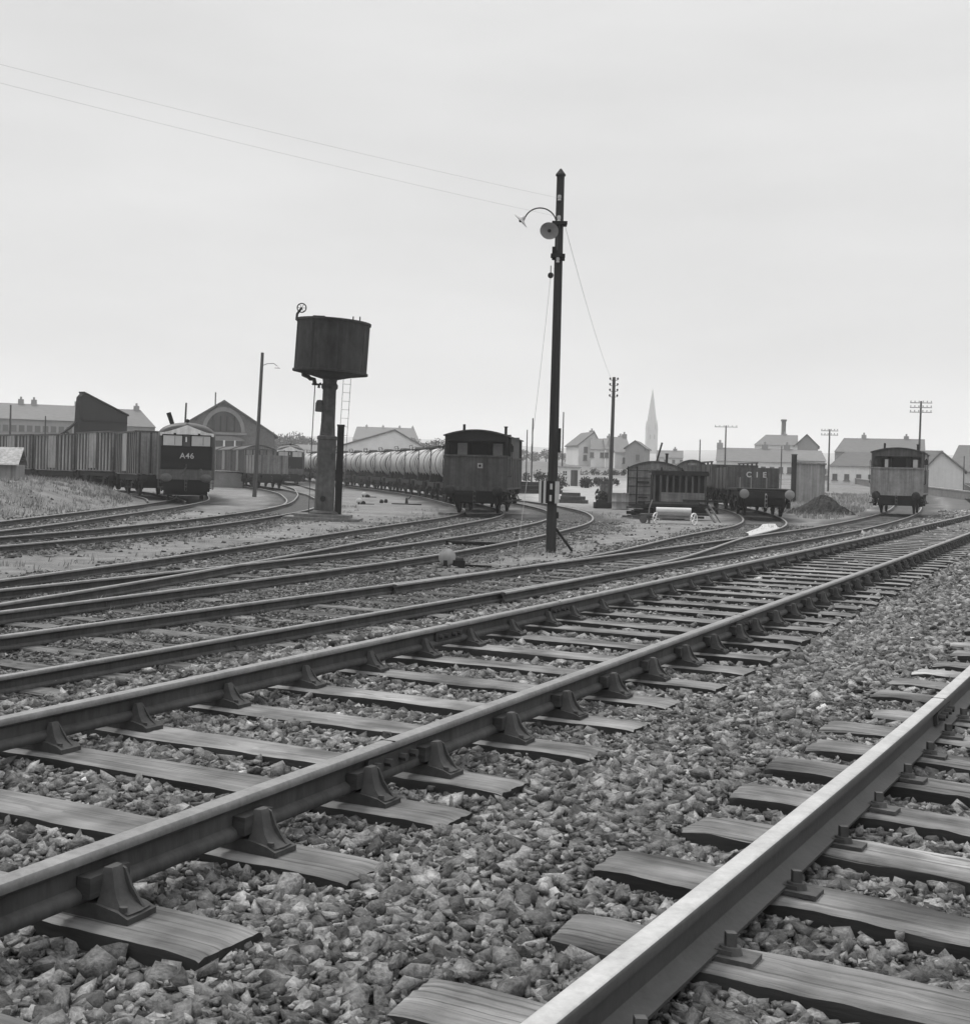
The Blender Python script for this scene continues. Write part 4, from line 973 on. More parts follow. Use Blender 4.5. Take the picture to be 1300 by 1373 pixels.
# white hut
def hut(name, label, cat, x0, x1, yt, yb, Y, depth, wm, rm, door=None, window=None, rz=0):
    a, b = at(x0, yb, Y), at(x1, yb, Y); W = (b - a).length; c = (a + b)/2; zt = at((x0 + x1)/2, yt, Y).z; z0 = gz(c.x, c.y); H = zt - z0
    o = thing(name, label, cat, (c.x, c.y, z0), -math.atan2(c.x, c.y) + rz)
    MB().box((0, depth/2, H/2 - .2), (W, depth, H + .4 - .16)).build('wall', wm, o)
    MB().prism([(-W/2 - .1, H - .10), (W/2 + .1, H - .16), (W/2 + .1, H - .06), (-W/2 - .1, H)], -.12, depth + .12).build('roof', rm, o)
    if door: MB().box((door[0]*W, -.015, door[2]/2), (door[1], .05, door[2])).build('door', M_timber, o)
    if window:
        w = MB().box((window[0]*W, -.012, window[2]), (window[1], .04, window[1])).build('window', M_glass_dk, o); MB().box((window[0]*W, -.03, window[2]), (.05, .03, window[1])).box((window[0]*W, -.033, window[2]), (window[1], .03, .05)).build('frame', M_white, w)
    return o, W, H
hut('white_hut', 'small flat roofed white hut with one window and a grey door', 'hut', 743, 777, 625, 651, 112, 2.6, M_render, M_conc, (.27, .62, 1.45), (-.10, .36, 1.15))
hut('block_hut', 'plain grey concrete block hut beside the dark ash mound', 'hut', 1065, 1104, 619.5, 669, 86, 2.4, M_conc, M_conc)
o = thing('timber_post', 'dark tall board standing at the left edge of the grey block hut', 'post', at(1063, 666, 85)); o.location.z = gz(o.location.x, o.location.y); MB().box((0, 0, 1.65), (.34, .12, 3.3)).build('board', M_timber_dark, o); MB().box((0, 0, 3.33), (.4, .18, .05)).build('cap', M_timber, o)
# hut at the left edge
a = at(22, 640, 55); z0 = gz(a.x - .5, a.y)
o = thing('board_hut', 'pale board hut with sheet roof cut by the left edge', 'hut', (a.x, a.y, z0), R(14)); Ht = at(22, 623, 55).z - z0; Hr = at(22, 599, 55).z - z0
w = MB().box((-2.0, 1.5, Ht/2 - .2), (4, 3, Ht + .4)); 
for x in np.linspace(-3.9, -.06, 20): w.box((x, -.012, Ht/2 - .2), (.03, .05, Ht + .3))
w.build('wall', M_conc, o); MB().prism([(-.22, Ht - .02), (-.16, Ht + .04), (1.7, Hr), (3.3, Ht + .04), (3.3, Ht - .06), (1.7, Hr - .1)], -4.2, .10, 0, Matrix(((0, 1, 0, 0), (1, 0, 0, 0), (0, 0, 1, 0), (0, 0, 0, 1)))).build('roof', M_conc, o)

# trolley with the white roller
tr = place('platform_trolley', 'low trolley carrying a white roller in front of the timber heap', 'trolley', 904, 703, 47.5, rz=-.12)
MB().cyl((-.72, 0, .50), (.62, 0, .50), .14, n=20).build('roller', M_white, tr)
MB().box((-.02, 0, .38), (1.4, .5, .08)).box((-.02, -.16, .32), (1.2, .04, .20)).build('bed', M_stone_lt, tr)
for x, r in ((.72, .22), (-.72, .21)):
    wl = MB(); T = Matrix.Translation((x, -.30, r)) @ Matrix.Rotation(R(55), 4, 'Z') @ Matrix.Rotation(R(90), 4, 'X')
    wl.tube([T @ Vector((r*math.cos(a), r*math.sin(a), 0)) for a in np.linspace(0, 2*math.pi, 19)], .03, 6)
    for k in range(5): wl.bar(T @ Vector((0, 0, 0)), T @ Vector((r*math.cos(k*1.2566), r*math.sin(k*1.2566), 0)), .035)
    wl.build('wheel', M_shed_lt, tr)
MB().box((-1.05, 0, .34), (.55, .42, .09)).cyl((-1.2, -.2, .15), (-1.2, -.08, .15), .15, n=14).box((-.98, -.1, .2), (.09, .09, .4)).build('towing_frame', M_iron_lt, tr)
MB().tube([(-1.0, 0, .34), (-.98, 0, .6), (-.88, 0, .92)], .028, 6).build('handle', M_conc, tr)
lb = place('loose_plank', 'pale boards leaning at the right of the timber heap behind the trolley', 'plank', 954, 699, 49.5)
MB().bar((.35, 0, .02), (-.12, .2, .75), .12, .05).bar((.12, -.1, .02), (-.2, .25, .55), .12, .05).build('board', M_plank, lb)
# timber heap
o = place('timber_heap', 'heap of dark planks and battens behind the white roller trolley', 'timber heap', 900, 693, 52, rz=-.1)
rg = np.random.default_rng(3)
for k in range(26): MB().box((rg.uniform(-.9, .7), rg.uniform(-.5, .9), .08 + .025*k), (rg.uniform(1.6, 2.9), .16, .09), 0, rg.normal(0, .09)).build('plank', M_timber_dark if k % 3 else M_timber, o)
# grounded van body
o = place('grounded_van_body', 'old van body with arched roof standing grounded beside the plain pole', 'van body', 880, 690, 66, rz=-.14)
o.location.x += -.15; W, H = 2.95, 2.15
MB().box((0, 2.5, H/2), (W, 5, H)).build('wall', M_wagon_md, o)
prof = [(-W/2, H - .02)] + [(-W/2 + W*i/14, H + .42*(1 - (2*i/14 - 1)**2)) for i in range(15)] + [(W/2, H - .02)]
MB().prism(prof, .0, 5).build('gable_board', M_wagon_md, o); MB().prism(arch_prof(W, H, .43, .06), -.10, 5.1, smooth=True).build('roof', M_van_roof, o)
tm = MB()
for x in (-W/2 + .04, W/2 - .04, -.95, .35): tm.box((x, -.03, H/2 + .05), (.08, .06, H + .1))
for z in (.3, .75, 1.2, 1.65, 2.05): tm.box((0, -.018, z), (W - .1, .03, .03))
tm.build('framing', M_timber_dark, o); MB().box((-.62, -.04, 1.42), (.66, .04, .11)).box((-.62, -.04, .60), (.5, .04, .08)).build('vent', M_iron, o)
MB().cyl((.62, 1.6, H + .2), (.62, 1.6, H + .82), .07, n=10).cyl((.62, 1.6, H + .82), (.62, 1.6, H + .88), .10, n=10).build('stovepipe', M_iron, o)
MB().cyl((.02, 1.0, H + .2), (.34, 1.0, H + 1.45), .05, n=8).build('leaning_pipe', M_iron, o)
# lean-to with slatted openings
o = place('slatted_lean_to', 'low dark roofed lean-to with slatted bays in front of the van body', 'lean-to', 910, 692, 61.5, rz=-.06)
W = 2.65; MB().box((0, 1.0, 2.02), (W + .15, 2.2, .12)).box((0, -.1, 1.93), (W + .2, .06, .16)).build('roof', M_timber_dark, o)
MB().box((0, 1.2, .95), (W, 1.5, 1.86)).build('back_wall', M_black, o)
for x in np.linspace(-W/2 + .06, W/2 - .06, 9): MB().box((x, 0, .94), (.10, .10, 1.86)).build('slat', M_timber, o)
MB().box((.15, -.075, .72), (W - .5, .05, .55)).build('board', M_plank, o); MB().box((.3, -.13, .36), (1.5, .05, .22), 0, 0).build('board', M_conc, o)
MB().box((1.0, -1.2, .62), (1.9, .4, .12)).box((.3, -1.2, .28), (.12, .3, .56)).box((1.7, -1.2, .28), (.12, .3, .56)).build('bench', M_timber_dark, o)
# second arched van further back
o = place('grounded_van_body', 'second arched van end rising behind the slatted lean-to', 'van body', 926, 690, 70, rz=-.1); W, H = 1.72, 2.35
MB().box((0, 2, H/2), (W, 4, H)).build('wall', M_wagon_md, o)
prof = [(-W/2, H - .02)] + [(-W/2 + W*i/14, H + .38*(1 - (2*i/14 - 1)**2)) for i in range(15)] + [(W/2, H - .02)]
MB().prism(prof, 0, 4).build('gable_board', M_wagon_md, o); MB().prism(arch_prof(W, H, .39, .06), -.08, 4.1, smooth=True).build('roof', M_van_roof, o); MB().box((0, -.02, H + .13), (.5, .04, .12)).build('vent', M_conc, o)
# oil drum and boxes at the plain pole
o = place('oil_drum', 'grey oil drum standing right of the plain pole', 'drum', 831, 682, 64)
MB().lathe([(0, 0), (.44, 0), (.46, .03), (.44, .06), (.44, .38), (.46, .41), (.44, .44), (.44, .80), (.46, .83), (.46, .86), (.40, .84), (0, .83)], 22).build('drum', M_conc, o); MB().cyl((.2, 0, .83), (.2, 0, .87), .05, n=8).build('bung', M_iron, o)
o = place('crate', 'grey crate standing behind the plain pole', 'crate', 811, 683, 68); MB().box((0, 0, .65), (.62, .7, 1.25)).box((0, -.37, .2), (.62, .05, .1)).box((0, -.37, 1.1), (.62, .05, .1)).build('crate_box', M_wagon_md, o); MB().box((0, 0, 1.3), (.7, .76, .05)).build('lid', M_timber, o)
o = place('timber_baulk', 'dark low baulk lying at the foot of the plain pole', 'baulk', 810, 684, 65, rz=.05); MB().box((0, 0, .16), (1.15, .4, .32)).box((-.2, 0, .38), (.5, .3, .12)).build('baulk', M_timber_dark, o)
# ash mound
def mound(name, label, cat, px, py, Y, w, d, h, m, seed):
    o = place(name, label, cat, px, py, Y); n = 40; rg = np.random.default_rng(seed); mb = MB(); vs = []
    for i in range(n + 1):
        for j in range(n + 1):
            x, y = (i/n*2 - 1), (j/n*2 - 1); r2 = x*x + y*y
            z = h*max(0, 1 - r2**.8)*(1 + .18*math.sin(5*x + seed) + .1*math.sin(9*y + 4*x)) + rg.normal(0, .035*h) - .05
            vs.append((x*w/2, y*d/2, z))
    mb.add(vs, [(i*(n+1) + j, (i+1)*(n+1) + j, (i+1)*(n+1) + j + 1, i*(n+1) + j + 1) for i in range(n) for j in range(n)])
    mb.build('heap', m, o); return o
mound('ash_mound', 'dark mound of ash in front of the grey block hut', 'mound', 1100, 686, 64.5, 3.7, 3.0, .86, M_coal, 1)
# flat white patch between the siding rails
def flat_patch(label, pts, z):
    c = sum((Vector(p) for p in pts), Vector((0, 0)))/len(pts); mb = MB(); n = len(pts); vs = []
    for k in range(n):
        for t in (0, .5):
            q = Vector(pts[k]).lerp(Vector(pts[(k+1) % n]), t); q = c + (q - c)*(1 + .08*math.sin(k*3 + t*9)); vs.append((q.x, q.y, z))
    mb.add(vs, [tuple(range(len(vs)))]); o = mb.build('white_patch', mat('white_patch_surface', .46, .12, 3, .9, .2)); return tag(o, label, 'ground_patch', kind='structure')
q = [at(*p) for p in ((1002, 716.5, 45), (1000, 713, 46.5), (1016, 707.5, 48.5), (1022, 702.5, 51), (1040, 701.5, 51), (1044, 708, 47.8), (1032, 714, 45.6))]
pz = gz(9.9, 47) + .05; cpl = []
for (px, py, Y) in ((1003, 718, 0), (1000, 714, 0), (1016, 708, 0), (1022, 703, 0), (1040, 702, 0), (1044, 708, 0), (1032, 715, 0)):
    v = _rot(((px - 650)/F, 1, -(py - 642)/F)); t = (pz - HC)/v.z; cpl.append((v.x*t, v.y*t))
flat_patch('white patch lying between the siding rails', cpl, pz)
SKY_LO, SKY_HI = .735, 2.1
# ------------------------------------------------------------------ buildings
def house(label, x0, x1, yr, ye, Y, depth=7, kind='eaves', wm=None, rm=None, hip=(0, 0), windows=(), chim=(), rz=0, name='house', cat='house', group='houses beyond the yard', ridge=None, door=None):
    """front between photo columns x0..x1 at distance Y; yr / ye = rows of ridge and eaves"""
    wm, rm = wm or M_render, rm or M_slate_md
    xc = (x0 + x1)/2; a, b = at(x0, ye, Y), at(x1, ye, Y); W = math.hypot(b.x - a.x, b.y - a.y); c = (a + b)/2
    z0 = gz(c.x, c.y) - .4; He = at(xc, ye, Y).z - z0; Hr = at(xc, yr, Y + (depth/2 if kind == 'eaves' else 0)).z - z0
    o = thing(name, label, cat, (c.x, c.y, z0), -math.atan2(c.x, c.y) + rz, group)
    if kind == 'eaves':
        MB().box((0, depth/2, He/2), (W, depth, He)).build('wall', wm, o)
        t = .25; r0, r1 = -W/2 + hip[0]*W, W/2 - hip[1]*W; e = .3
        if hip[0] == 0: r0 -= e*.3
        if hip[1] == 0: r1 += e*.3
        m = MB(); vs = [(-W/2 - e*.3, -e, He - .08), (W/2 + e*.3, -e, He - .08), (W/2 + e*.3, depth + e, He - .08), (-W/2 - e*.3, depth + e, He - .08), (r0, depth/2, Hr), (r1, depth/2, Hr)]
        m.add(vs, [(0, 1, 5, 4), (2, 3, 4, 5), (1, 2, 5), (3, 0, 4), (3, 2, 1, 0)]); ro = m.build('roof', rm, o)
        for sg, hp in ((-1, hip[0]), (1, hip[1])):      # gable peaks under the roof ends
            if hp == 0: MB().prism([(0.0, He - .07), (depth, He - .07), (depth/2, Hr - .15)], sg*(W/2 - .02) - .1, sg*(W/2 - .02) + .1, axis='x').build('gable', wm, o)
    else:
        rx = 0 if ridge is None else (ridge - .5)*W
        m = MB(); m.prism([(-W/2, 0), (W/2, 0), (W/2, He), (rx, Hr), (-W/2, He)], 0, depth); m.build('wall', wm, o)
        m = MB(); e = .25
        for sx in (-1, 1):
            s = (Hr - He)/(abs(sx*W/2 - rx)); ex = sx*(W/2 + e); ez = He - s*e
            m.prism([(rx, Hr + .02), (ex, ez + .02), (ex, ez + .20), (rx, Hr + .22)], -.2, depth + .2)
        ro = m.build('roof', rm, o)
    for fx, fz, w, h in windows:
        q = MB().box((fx*W, -.02, fz*He), (w*.7, .08, h*.75)).build('window', M_pane, o); MB().box((fx*W, -.05, fz*He - h*.375 - .06), (w*.7 + .2, .14, .1)).build('sill', M_stone_lt, q)
    if door: MB().box((door*W, -.02, 1.4), (.95, .08, 2.0)).build('door', M_timber, o)
    for fx, h in chim:
        h *= .6
        zc = Hr + h/2 - .3; k = MB().box((fx*W, depth/2 if kind == 'eaves' else depth*.35, zc), (.75, .7, h + .6)); k.cyl((fx*W, depth/2 if kind == 'eaves' else depth*.35, zc + h/2 + .3), (fx*W, depth/2 if kind == 'eaves' else depth*.35, zc + h/2 + .65), .14, n=8); k.build('chimney', M_render_gr, ro)
    return o
def rows(n, z, w, h, a=-.45, b=.45): return [(x, z, w, h) for x in np.linspace(a, b, n)]
# left
house('long two storey terrace behind the ribbed wagons at the far left', -60, 108, 541, 561, 165, 9, wm=M_render_gr, rm=M_slate_md, windows=rows(16, .80, 1.0, 1.1) + rows(16, .42, 1.0, 1.1), chim=((-.30, 1.0), (.02, 1.0), (.12, 1.0), (.46, 1.0)))
house('two storey house with hipped roof between the sloping wall and the A46 locomotive', 152, 207, 549, 571, 160, 8, wm=M_render_gr, hip=(0, .36), windows=rows(5, .6, 1.0, 1.1), chim=((.05, .8),))
# dark sloping wall
a, b = at(107, 590, 92), at(170, 590, 97); z0 = gz(a.x, a.y); L = math.hypot(b.x - a.x, b.y - a.y)
o = thing('coal_stage_wall', 'tall black sheeted wall with a steeply sloping top and raking struts', 'wall', (a.x, a.y, z0), math.atan2(b.y - a.y, b.x - a.x))
h0, h1 = at(110, 527, 92).z - z0, at(170, 558, 97).z - z0
MB().prism([(0, 0), (L, 0), (L, h1), (.30, h0), (0, h0 - .25)], 0, .35).build('sheeting', M_sheet, o)
fr = MB(); fr.prism([(-.18, 0), (-.01, 0), (-.01, h0 - .28), (-.10, h0 - .9), (-.20, h0 - 2.6)], -.05, .40); fr.build('edge_frame', M_iron, o)
MB().box((L/2, -.04, h1*.55), (L - .1, .05, .08)).box((L/2, -.04, h1*.9), (L - .1, .05, .08)).prism([(.28, h0 + .01), (L + .1, h1 + .01), (L + .1, h1 + .12), (.28, h0 + .13)], -.1, .45).build('trim', M_black, o)
zz = h0*.58
MB().bar((-.2, .2, h0*.68), (-1.9, .6, h0*.49), .16).bar((-1.05, .4, h0*.585), (-.2, .2, h0*.44), .14).bar((-1.25, .4, h0*.56), (-1.25, .4, -.2), .14).build('strut', M_timber_dark, o)
# goods shed
Y = 140; a = at(298, 640, Y); z0 = gz(a.x, a.y) - .5
gs = thing('goods_shed', 'stone goods shed with a big arched window in its gable', 'goods shed', (a.x, a.y, z0), -math.atan2(a.x, a.y))
Hr = at(298, 539, Y).z - z0; He = at(366, 584, Y).z - z0; W = 2*68/F*Y
MB().prism([(-W/2, 0), (W/2, 0), (W/2, He), (0, Hr), (-W/2, He)], 0, 26).build('wall', M_stonew, gs)
m = MB()
for sx in (-1, 1):
    s = (Hr - He)/(W/2); m.prism([(0, Hr + .02), (sx*(W/2 + .35), He - .35*s + .02), (sx*(W/2 + .35), He - .35*s + .24), (0, Hr + .26)], -.3, 26.3)
m.build('roof', M_slate, gs)
zc = at(298, 579, Y).z - z0; ra = 1.98
def arch(r, zc, n=18): return [(r*math.cos(t), zc + r*1.18*math.sin(t)) for t in np.linspace(0, math.pi, n)]
ring = arch(ra + .42, zc) + arch(ra, zc)[::-1]
MB().prism(ring, -.14, .02).build('arch_surround', M_stone_lt, gs)
w = MB().prism(arch(ra - .003, zc), -.05, .02).build('arched_window', M_timber, gs)
g = MB()
for x in (-1.2, -.35, .35, 1.2): g.box((x, -.09, zc + .95), (.16, .08, 1.7))
g.build('mullion', M_timber_dark, w); MB().box((-1.25, -.06, zc + .75), (.55, .06, 1.2)).box((.85, -.06, zc + .85), (.55, .06, 1.5)).build('dark_pane', M_glass_dk, w)
MB().box((0, -.09, zc - .18), (5.2, .22, .28)).build('string_course', M_stone_lt, gs)
d = MB().box((0, -.06, zc - 1.7), (4.3, .1, 1.5)).build('doorway', M_glass_dk, gs); MB().box((.1, -.13, zc - 1.7), (.22, .08, 1.5)).box((-1.4, -.13, zc - 1.7), (.16, .08, 1.5)).box((1.3, -.13, zc - 1.7), (.16, .08, 1.5)).build('door_frame', M_render, d)
MB().prism([(2.45*math.cos(t), zc - 1.0 + .55*math.sin(t)) for t in np.linspace(0, math.pi, 12)], -.12, .02).build('lintel', M_stone_lt, gs)
MB().box((-1.0, 2, (zc + Hr)/2 + 1.6), (.14, .14, 2.6)).build('flue', M_iron, gs)
# loading platform with ramp
a, b = at(290, 653, 100), at(326, 653.5, 100); z0 = gz(b.x, b.y)
pf = thing('loading_platform', 'stone faced loading platform ending in a ramp below the goods shed', 'platform', (b.x, b.y, z0), R(17))
W = (b - a).length + 1.6; hp = at(323, 635, 100).z - z0
MB().prism([(-W, 0), (0, 0), (-.10, hp), (-W, hp + .25)], 0, 24).build('block', M_stone_lt, pf)
MB().box((-W/2, 12, hp + .16), (W + .1, 24.2, .08)).build('coping', M_conc, pf)
# middle
house('pale wide gabled shed behind the tank wagons', 444, 578, 577, 604, 170, 22, 'gable', M_shed_lt, M_slate_md, name='storage_shed', cat='shed', ridge=.63)
house('long roofed building behind the pale gabled shed', 473, 562, 573, 590, 420, 10, wm=M_render_gr, chim=((-.3, .9), (-.05, .9), (.2, .9), (.4, .9)), hip=(.05, .08))
house('grey low building just left of the tank wagons, behind the water tower', 385, 425, 596, 606, 180, 8, wm=M_render_gr, rm=M_slate_md)
house('tall stepped terrace house left of the spire, tallest of its row', 775, 806, 580, 597, 205, 9, 'gable', M_render, M_slate_md, ridge=.68, windows=((-.18, .80, .9, 1.3), (.2, .5, .9, 1.3), (-.2, .45, .9, 1.2)), chim=((.28, .8),), rz=.25)
house('terrace house second in the stepped row', 792, 822, 588, 602, 200, 9, wm=M_render, windows=rows(3, .7, .9, 1.1), chim=((.3, .8),))
house('terrace house third in the stepped row', 812, 836, 588, 602, 198, 9, wm=M_render, windows=rows(3, .7, .9, 1.1), chim=((.45, .8),), rz=.1)
house('terrace house with pale gable, fourth in the stepped row', 824, 846, 586, 606, 194, 9, wm=M_render, windows=((.1, .55, .9, 1.2),), chim=((.4, .8),), rz=.2)
house('terrace house with dark boarded gable, nearest the spire', 838, 864, 592, 601, 190, 9, 'gable', M_render_gr, M_slate_md, windows=((.15, .6, .8, 1.2),), rz=-.1)
house('low pale cottages at the foot of the spire', 880, 915, 604, 613, 230, 7, wm=M_render, windows=rows(4, .6, .8, .9), chim=((.2, .6),))
# church spire
a = at(872, 625, 900); z0 = gz(a.x, a.y); Ht = at(872, 577, 900).z - z0; Hs = at(873.5, 521, 900).z - z0; r = 7.3/F*900
cs = thing('church_spire', 'tall pointed stone church spire fading in the haze', 'church', (a.x, a.y, z0), -math.atan2(a.x, a.y) + .15)
MB().box((0, 0, Ht/2 - .5), (2*r, 2*r, Ht + 1)).build('tower', M_pale, cs)
MB().box((0, 0, Ht + .1), (2*r + .3, 2*r + .3, .3)).build('string_course', M_pale, cs)
s = MB(); s.lathe([(r*1.02, Ht + .25), (r*.80, Ht + (Hs - Ht)*.30), (r*.36, Ht + (Hs - Ht)*.72), (.03, Hs)], 8, 0, Matrix.Rotation(R(22.5), 4, 'Z'), False); s.build('spire', M_pale, cs)
for sx in (-1, 1):
    for sy in (-1, 1): MB().lathe([(.9, Ht + .25), (.8, Ht + 2.4), (.04, Ht + 8.0)], 6, 0, Matrix.Translation((sx*r*.82, sy*r*.82, 0)), False).build('pinnacle', M_pale, cs)
for k in (-.5, .5): MB().box((k*r*.8, -r - .02, Ht*.72), (.7, .08, 3.2)).build('louvre', M_glass_dk, cs)
house('church roof attached left of the spire', 852, 872, 612, 618, 895, 10, wm=M_pale, name='church_nave', cat='church', group=None)
# right
house('long row of whitewashed cottages behind the lettered low wagon', 961, 1062, 601, 618, 150, 7, wm=M_render, windows=rows(9, .60, .8, 1.0), chim=((-.47, 1.0), (.13, .8), (.42, .8)))
house('large gabled house with a tall chimney stack behind the cottages', 1012, 1068, 583, 596, 195, 9, wm=M_render, hip=(.25, 0), windows=rows(5, .75, .9, 1.0), chim=((.2, .3),))
house('dark gable end of the large house beside its pale roof edge', 1066, 1096, 583.5, 598, 194, 12, 'gable', M_render_gr, M_slate_md)
o = thing('factory_chimney', 'square brick chimney stack standing above the large gabled house', 'chimney', at(1049.5, 600, 205)); o.location.z = gz(o.location.x, o.location.y); Hc = at(1049.5, 564, 205).z - o.location.z
MB().box((0, 0, Hc/2), (.62, .62, Hc), 0, .3, None, .85).build('stack', M_stonew, o); MB().box((0, 0, Hc + .05), (.72, .72, .3), 0, .3).build('cap', M_stonew, o)
house('low house with pale gable right of the long cottages', 1068, 1106, 604, 617, 152, 8, wm=M_render, hip=(0, 0), rz=.15, windows=rows(3, .5, .8, 1.0))
house('hipped cottage with white walls left of the grey panelled brake van', 1113, 1172, 606, 624, 135, 8, wm=M_render, rm=M_slate, hip=(.33, .0), windows=rows(4, .48, .75, .9, -.38, .4))
house('broad roofed house behind the hipped cottage and brake van', 1121, 1236, 588, 606, 190, 9, wm=M_render_gr, hip=(.09, 0), chim=((-.18, .9), (.3, .7)))
house('white gabled house right of the grey panelled brake van', 1240, 1291, 607, 631, 118, 10, 'gable', M_render, M_slate_md, ridge=.42)
house('low slate roofed wing behind the white gabled house', 1232, 1262, 604, 622, 140, 7, wm=M_render, rm=M_slate)
house('grey roofed house with boarded gable at the right edge', 1271, 1340, 597, 632, 145, 9, wm=M_render, rm=M_slate_md, hip=(.2, 0), windows=rows(3, .5, .9, 1.0), chim=((.2, .8),))
# boundary wall beyond the far curve
bw = thing('boundary_wall', 'low dark boundary wall curving behind the grey brake van', 'wall')
pts = [(1100, 647, 150), (1125, 648.5, 142), (1165, 652, 130), (1205, 655, 120), (1244, 659, 110), (1300, 668, 98), (1380, 682, 86)]
m, cp = MB(), MB()
for (p, q) in zip(pts, pts[1:]):
    a, b = at(*p), at(*q); za, zb2 = gz(a.x, a.y) - .3, gz(b.x, b.y) - .3; ha, hb = max(a.z, za + .9), max(b.z, zb2 + .9)
    n = Vector((b.y - a.y, a.x - b.x, 0)).normalized()*.15
    m.add([(a.x - n.x, a.y - n.y, za), (b.x - n.x, b.y - n.y, zb2), (b.x + n.x, b.y + n.y, zb2), (a.x + n.x, a.y + n.y, za), (a.x - n.x, a.y - n.y, ha), (b.x - n.x, b.y - n.y, hb), (b.x + n.x, b.y + n.y, hb), (a.x + n.x, a.y + n.y, ha)], [(0, 1, 5, 4), (2, 3, 7, 6), (4, 5, 6, 7), (0, 4, 7, 3), (1, 2, 6, 5)])
    cp.bar((a.x, a.y, ha + .05), (b.x, b.y, hb + .05), .40, .1)
m.build('wall', M_stonew, bw); cp.build('coping', M_conc, bw)

# ------------------------------------------------------------------ vegetation
def blades(name, label, cat, X, Y, H, Wd, seed, per=4):
    rg = np.random.default_rng(seed); X = np.repeat(X, per) + rg.normal(0, .05, len(X)*per); Y = np.repeat(Y, per) + rg.normal(0, .05, len(Y)*per); H = np.repeat(H, per)*rg.uniform(.5, 1.25, len(X)); n = len(X)
    Z = height(X, Y) - .02; a = rg.uniform(0, 6.283, n); l = rg.normal(.25, .3, n)*H; la = rg.normal(.6, 1.2, n)
    dx, dy = np.cos(a)*Wd, np.sin(a)*Wd; tx, ty = np.cos(la)*l, np.sin(la)*l
    V = np.stack([np.stack([X - dx, Y - dy, Z], -1), np.stack([X + dx, Y + dy, Z], -1), np.stack([X + dx*.7 + tx*.45, Y + dy*.7 + ty*.45, Z + H*.6], -1), np.stack([X - dx*.7 + tx*.45, Y - dy*.7 + ty*.45, Z + H*.6], -1), np.stack([X + tx, Y + ty, Z + H], -1)], 1).reshape(-1, 3)
    b = np.arange(n)[:, None]*5; T = np.concatenate([b + [0, 1, 2], b + [0, 2, 3], b + [3, 2, 4]], 0)
    t = np.repeat(np.exp(rg.normal(0, .3, n))*(1 + .3*nz(X, Y, .55, 2)), 5)
    o = raw(name, V, T, M_grass, {'tone': np.clip(t, .3, 2)}, 'stuff'); return tag(o, label, cat)
X, Y = rng.uniform(-34, -11.6, 30000), rng.uniform(28, 74, 30000); o_, _ = TA.offset(X, Y)
k = (o_ > 1.9 + .5*nz(X, Y, .8, 7)) & (X/Y > -.46) & (rng.random(len(X)) < .45 + .35*nz(X, Y, .9, 8)); X, Y = X[k], Y[k]
tw_, _ = TW.offset(X, Y); k = ~((np.abs(tw_) < 1.5) & (Y > 56)); X, Y = X[k], Y[k]
blades('dry_grass', 'pale dry grass covering the bank below the ribbed wagons', 'grass', X, Y, rng.uniform(.07, .22, len(X)), .013, 3)
X, Y = [], []
for pth, lo, hi, n in ((T2, 1.9, 3.0, 420), (T4, -2.6, -1.3, 420), (T3, 1.2, 3.0, 260), (T2, -2.4, -1.3, 200), (T5, -2.6, -1.1, 500), (T4, -.7, .7, 150)):
    d = rng.uniform(0, min(pth.len, 55), n); o = rng.uniform(lo, hi, n); P = np.array([pth.pos(q) for q in d]); T = np.array([pth.tan(q) for q in d])
    X.append(P[:, 0] - T[:, 1]*o); Y.append(P[:, 1] + T[:, 0]*o)
X, Y = np.concatenate(X), np.concatenate(Y); k = (nz(X, Y, .7, 9) > -.1) & (Y > 10); X, Y = X[k], Y[k]
blades('weeds', 'sparse weeds growing between the yard rails', 'weeds', X, Y, rng.uniform(.05, .16, len(X)), .007, 5, 7)
# rough grass behind the ash mound
X = rng.uniform(15, 36, 9000); Y = rng.uniform(56, 105, 9000); o_, _ = T2.offset(X, Y); k = (o_ > 2.2) & (o_ < 14) & (SID.offset(X, Y)[0] < -2.2) & (X/Y < .42); X, Y = X[k], Y[k]
blades('rough_grass', 'rough pale grass around the ash mound and block hut', 'grass', X, Y, rng.uniform(.1, .3, len(X)), .016, 7)
# shrubs: leaf clumps through an uneven crown
M_leaf = mat('dark_shrub_leaf', .04, .5, 9, .9, 0, rand=.1)
def bush(label, px, py, Y, w, h, seed, n=700, name='bush'):
    o = place(name, label, 'bush', px, py, Y); rg = np.random.default_rng(seed); mb = MB()
    blobs = [(rg.uniform(-w*.38, w*.38), rg.uniform(-.4, .4), rg.uniform(h*.25, h*.65), rg.uniform(.3, .5)*h) for _ in range(max(4, int(w/h*3)))]
    for _ in range(n):
        bx, by, bz, br = blobs[rg.integers(len(blobs))]; v = rg.normal(size=3); v *= br*rg.uniform(.4, 1.1)/np.linalg.norm(v)
        c = Vector((bx + v[0], by + v[1], max(.03, bz + v[2]))); q = Euler(rg.uniform(0, 6, 3)).to_matrix(); s = rg.uniform(.06, .13)
        mb.add([c + q @ Vector(p) for p in ((-s, 0, 0), (0, -s*.5, 0), (s, 0, .02), (0, s*.5, 0))], [(0, 1, 2, 3)])
    mb.build('foliage', M_leaf, o, fix=False); st = MB()
    for bx, by, bz, br in blobs[:6]: st.cyl((bx*.4, by*.4, -.05), (bx, by, bz), .035, .015, 6)
    st.build('stem', M_timber_dark, o); return o
bush('dark hedge clump right of the white hut', 786, 651, 108, 1.6, 1.0, 1); bush('longer dark hedge between the white hut and the plain pole', 808, 650, 113, 3.6, .9, 2, 1100, 'hedge'); bush('dark bush at the left corner of the white hut', 749, 655, 100, 1.2, 1.5, 3)
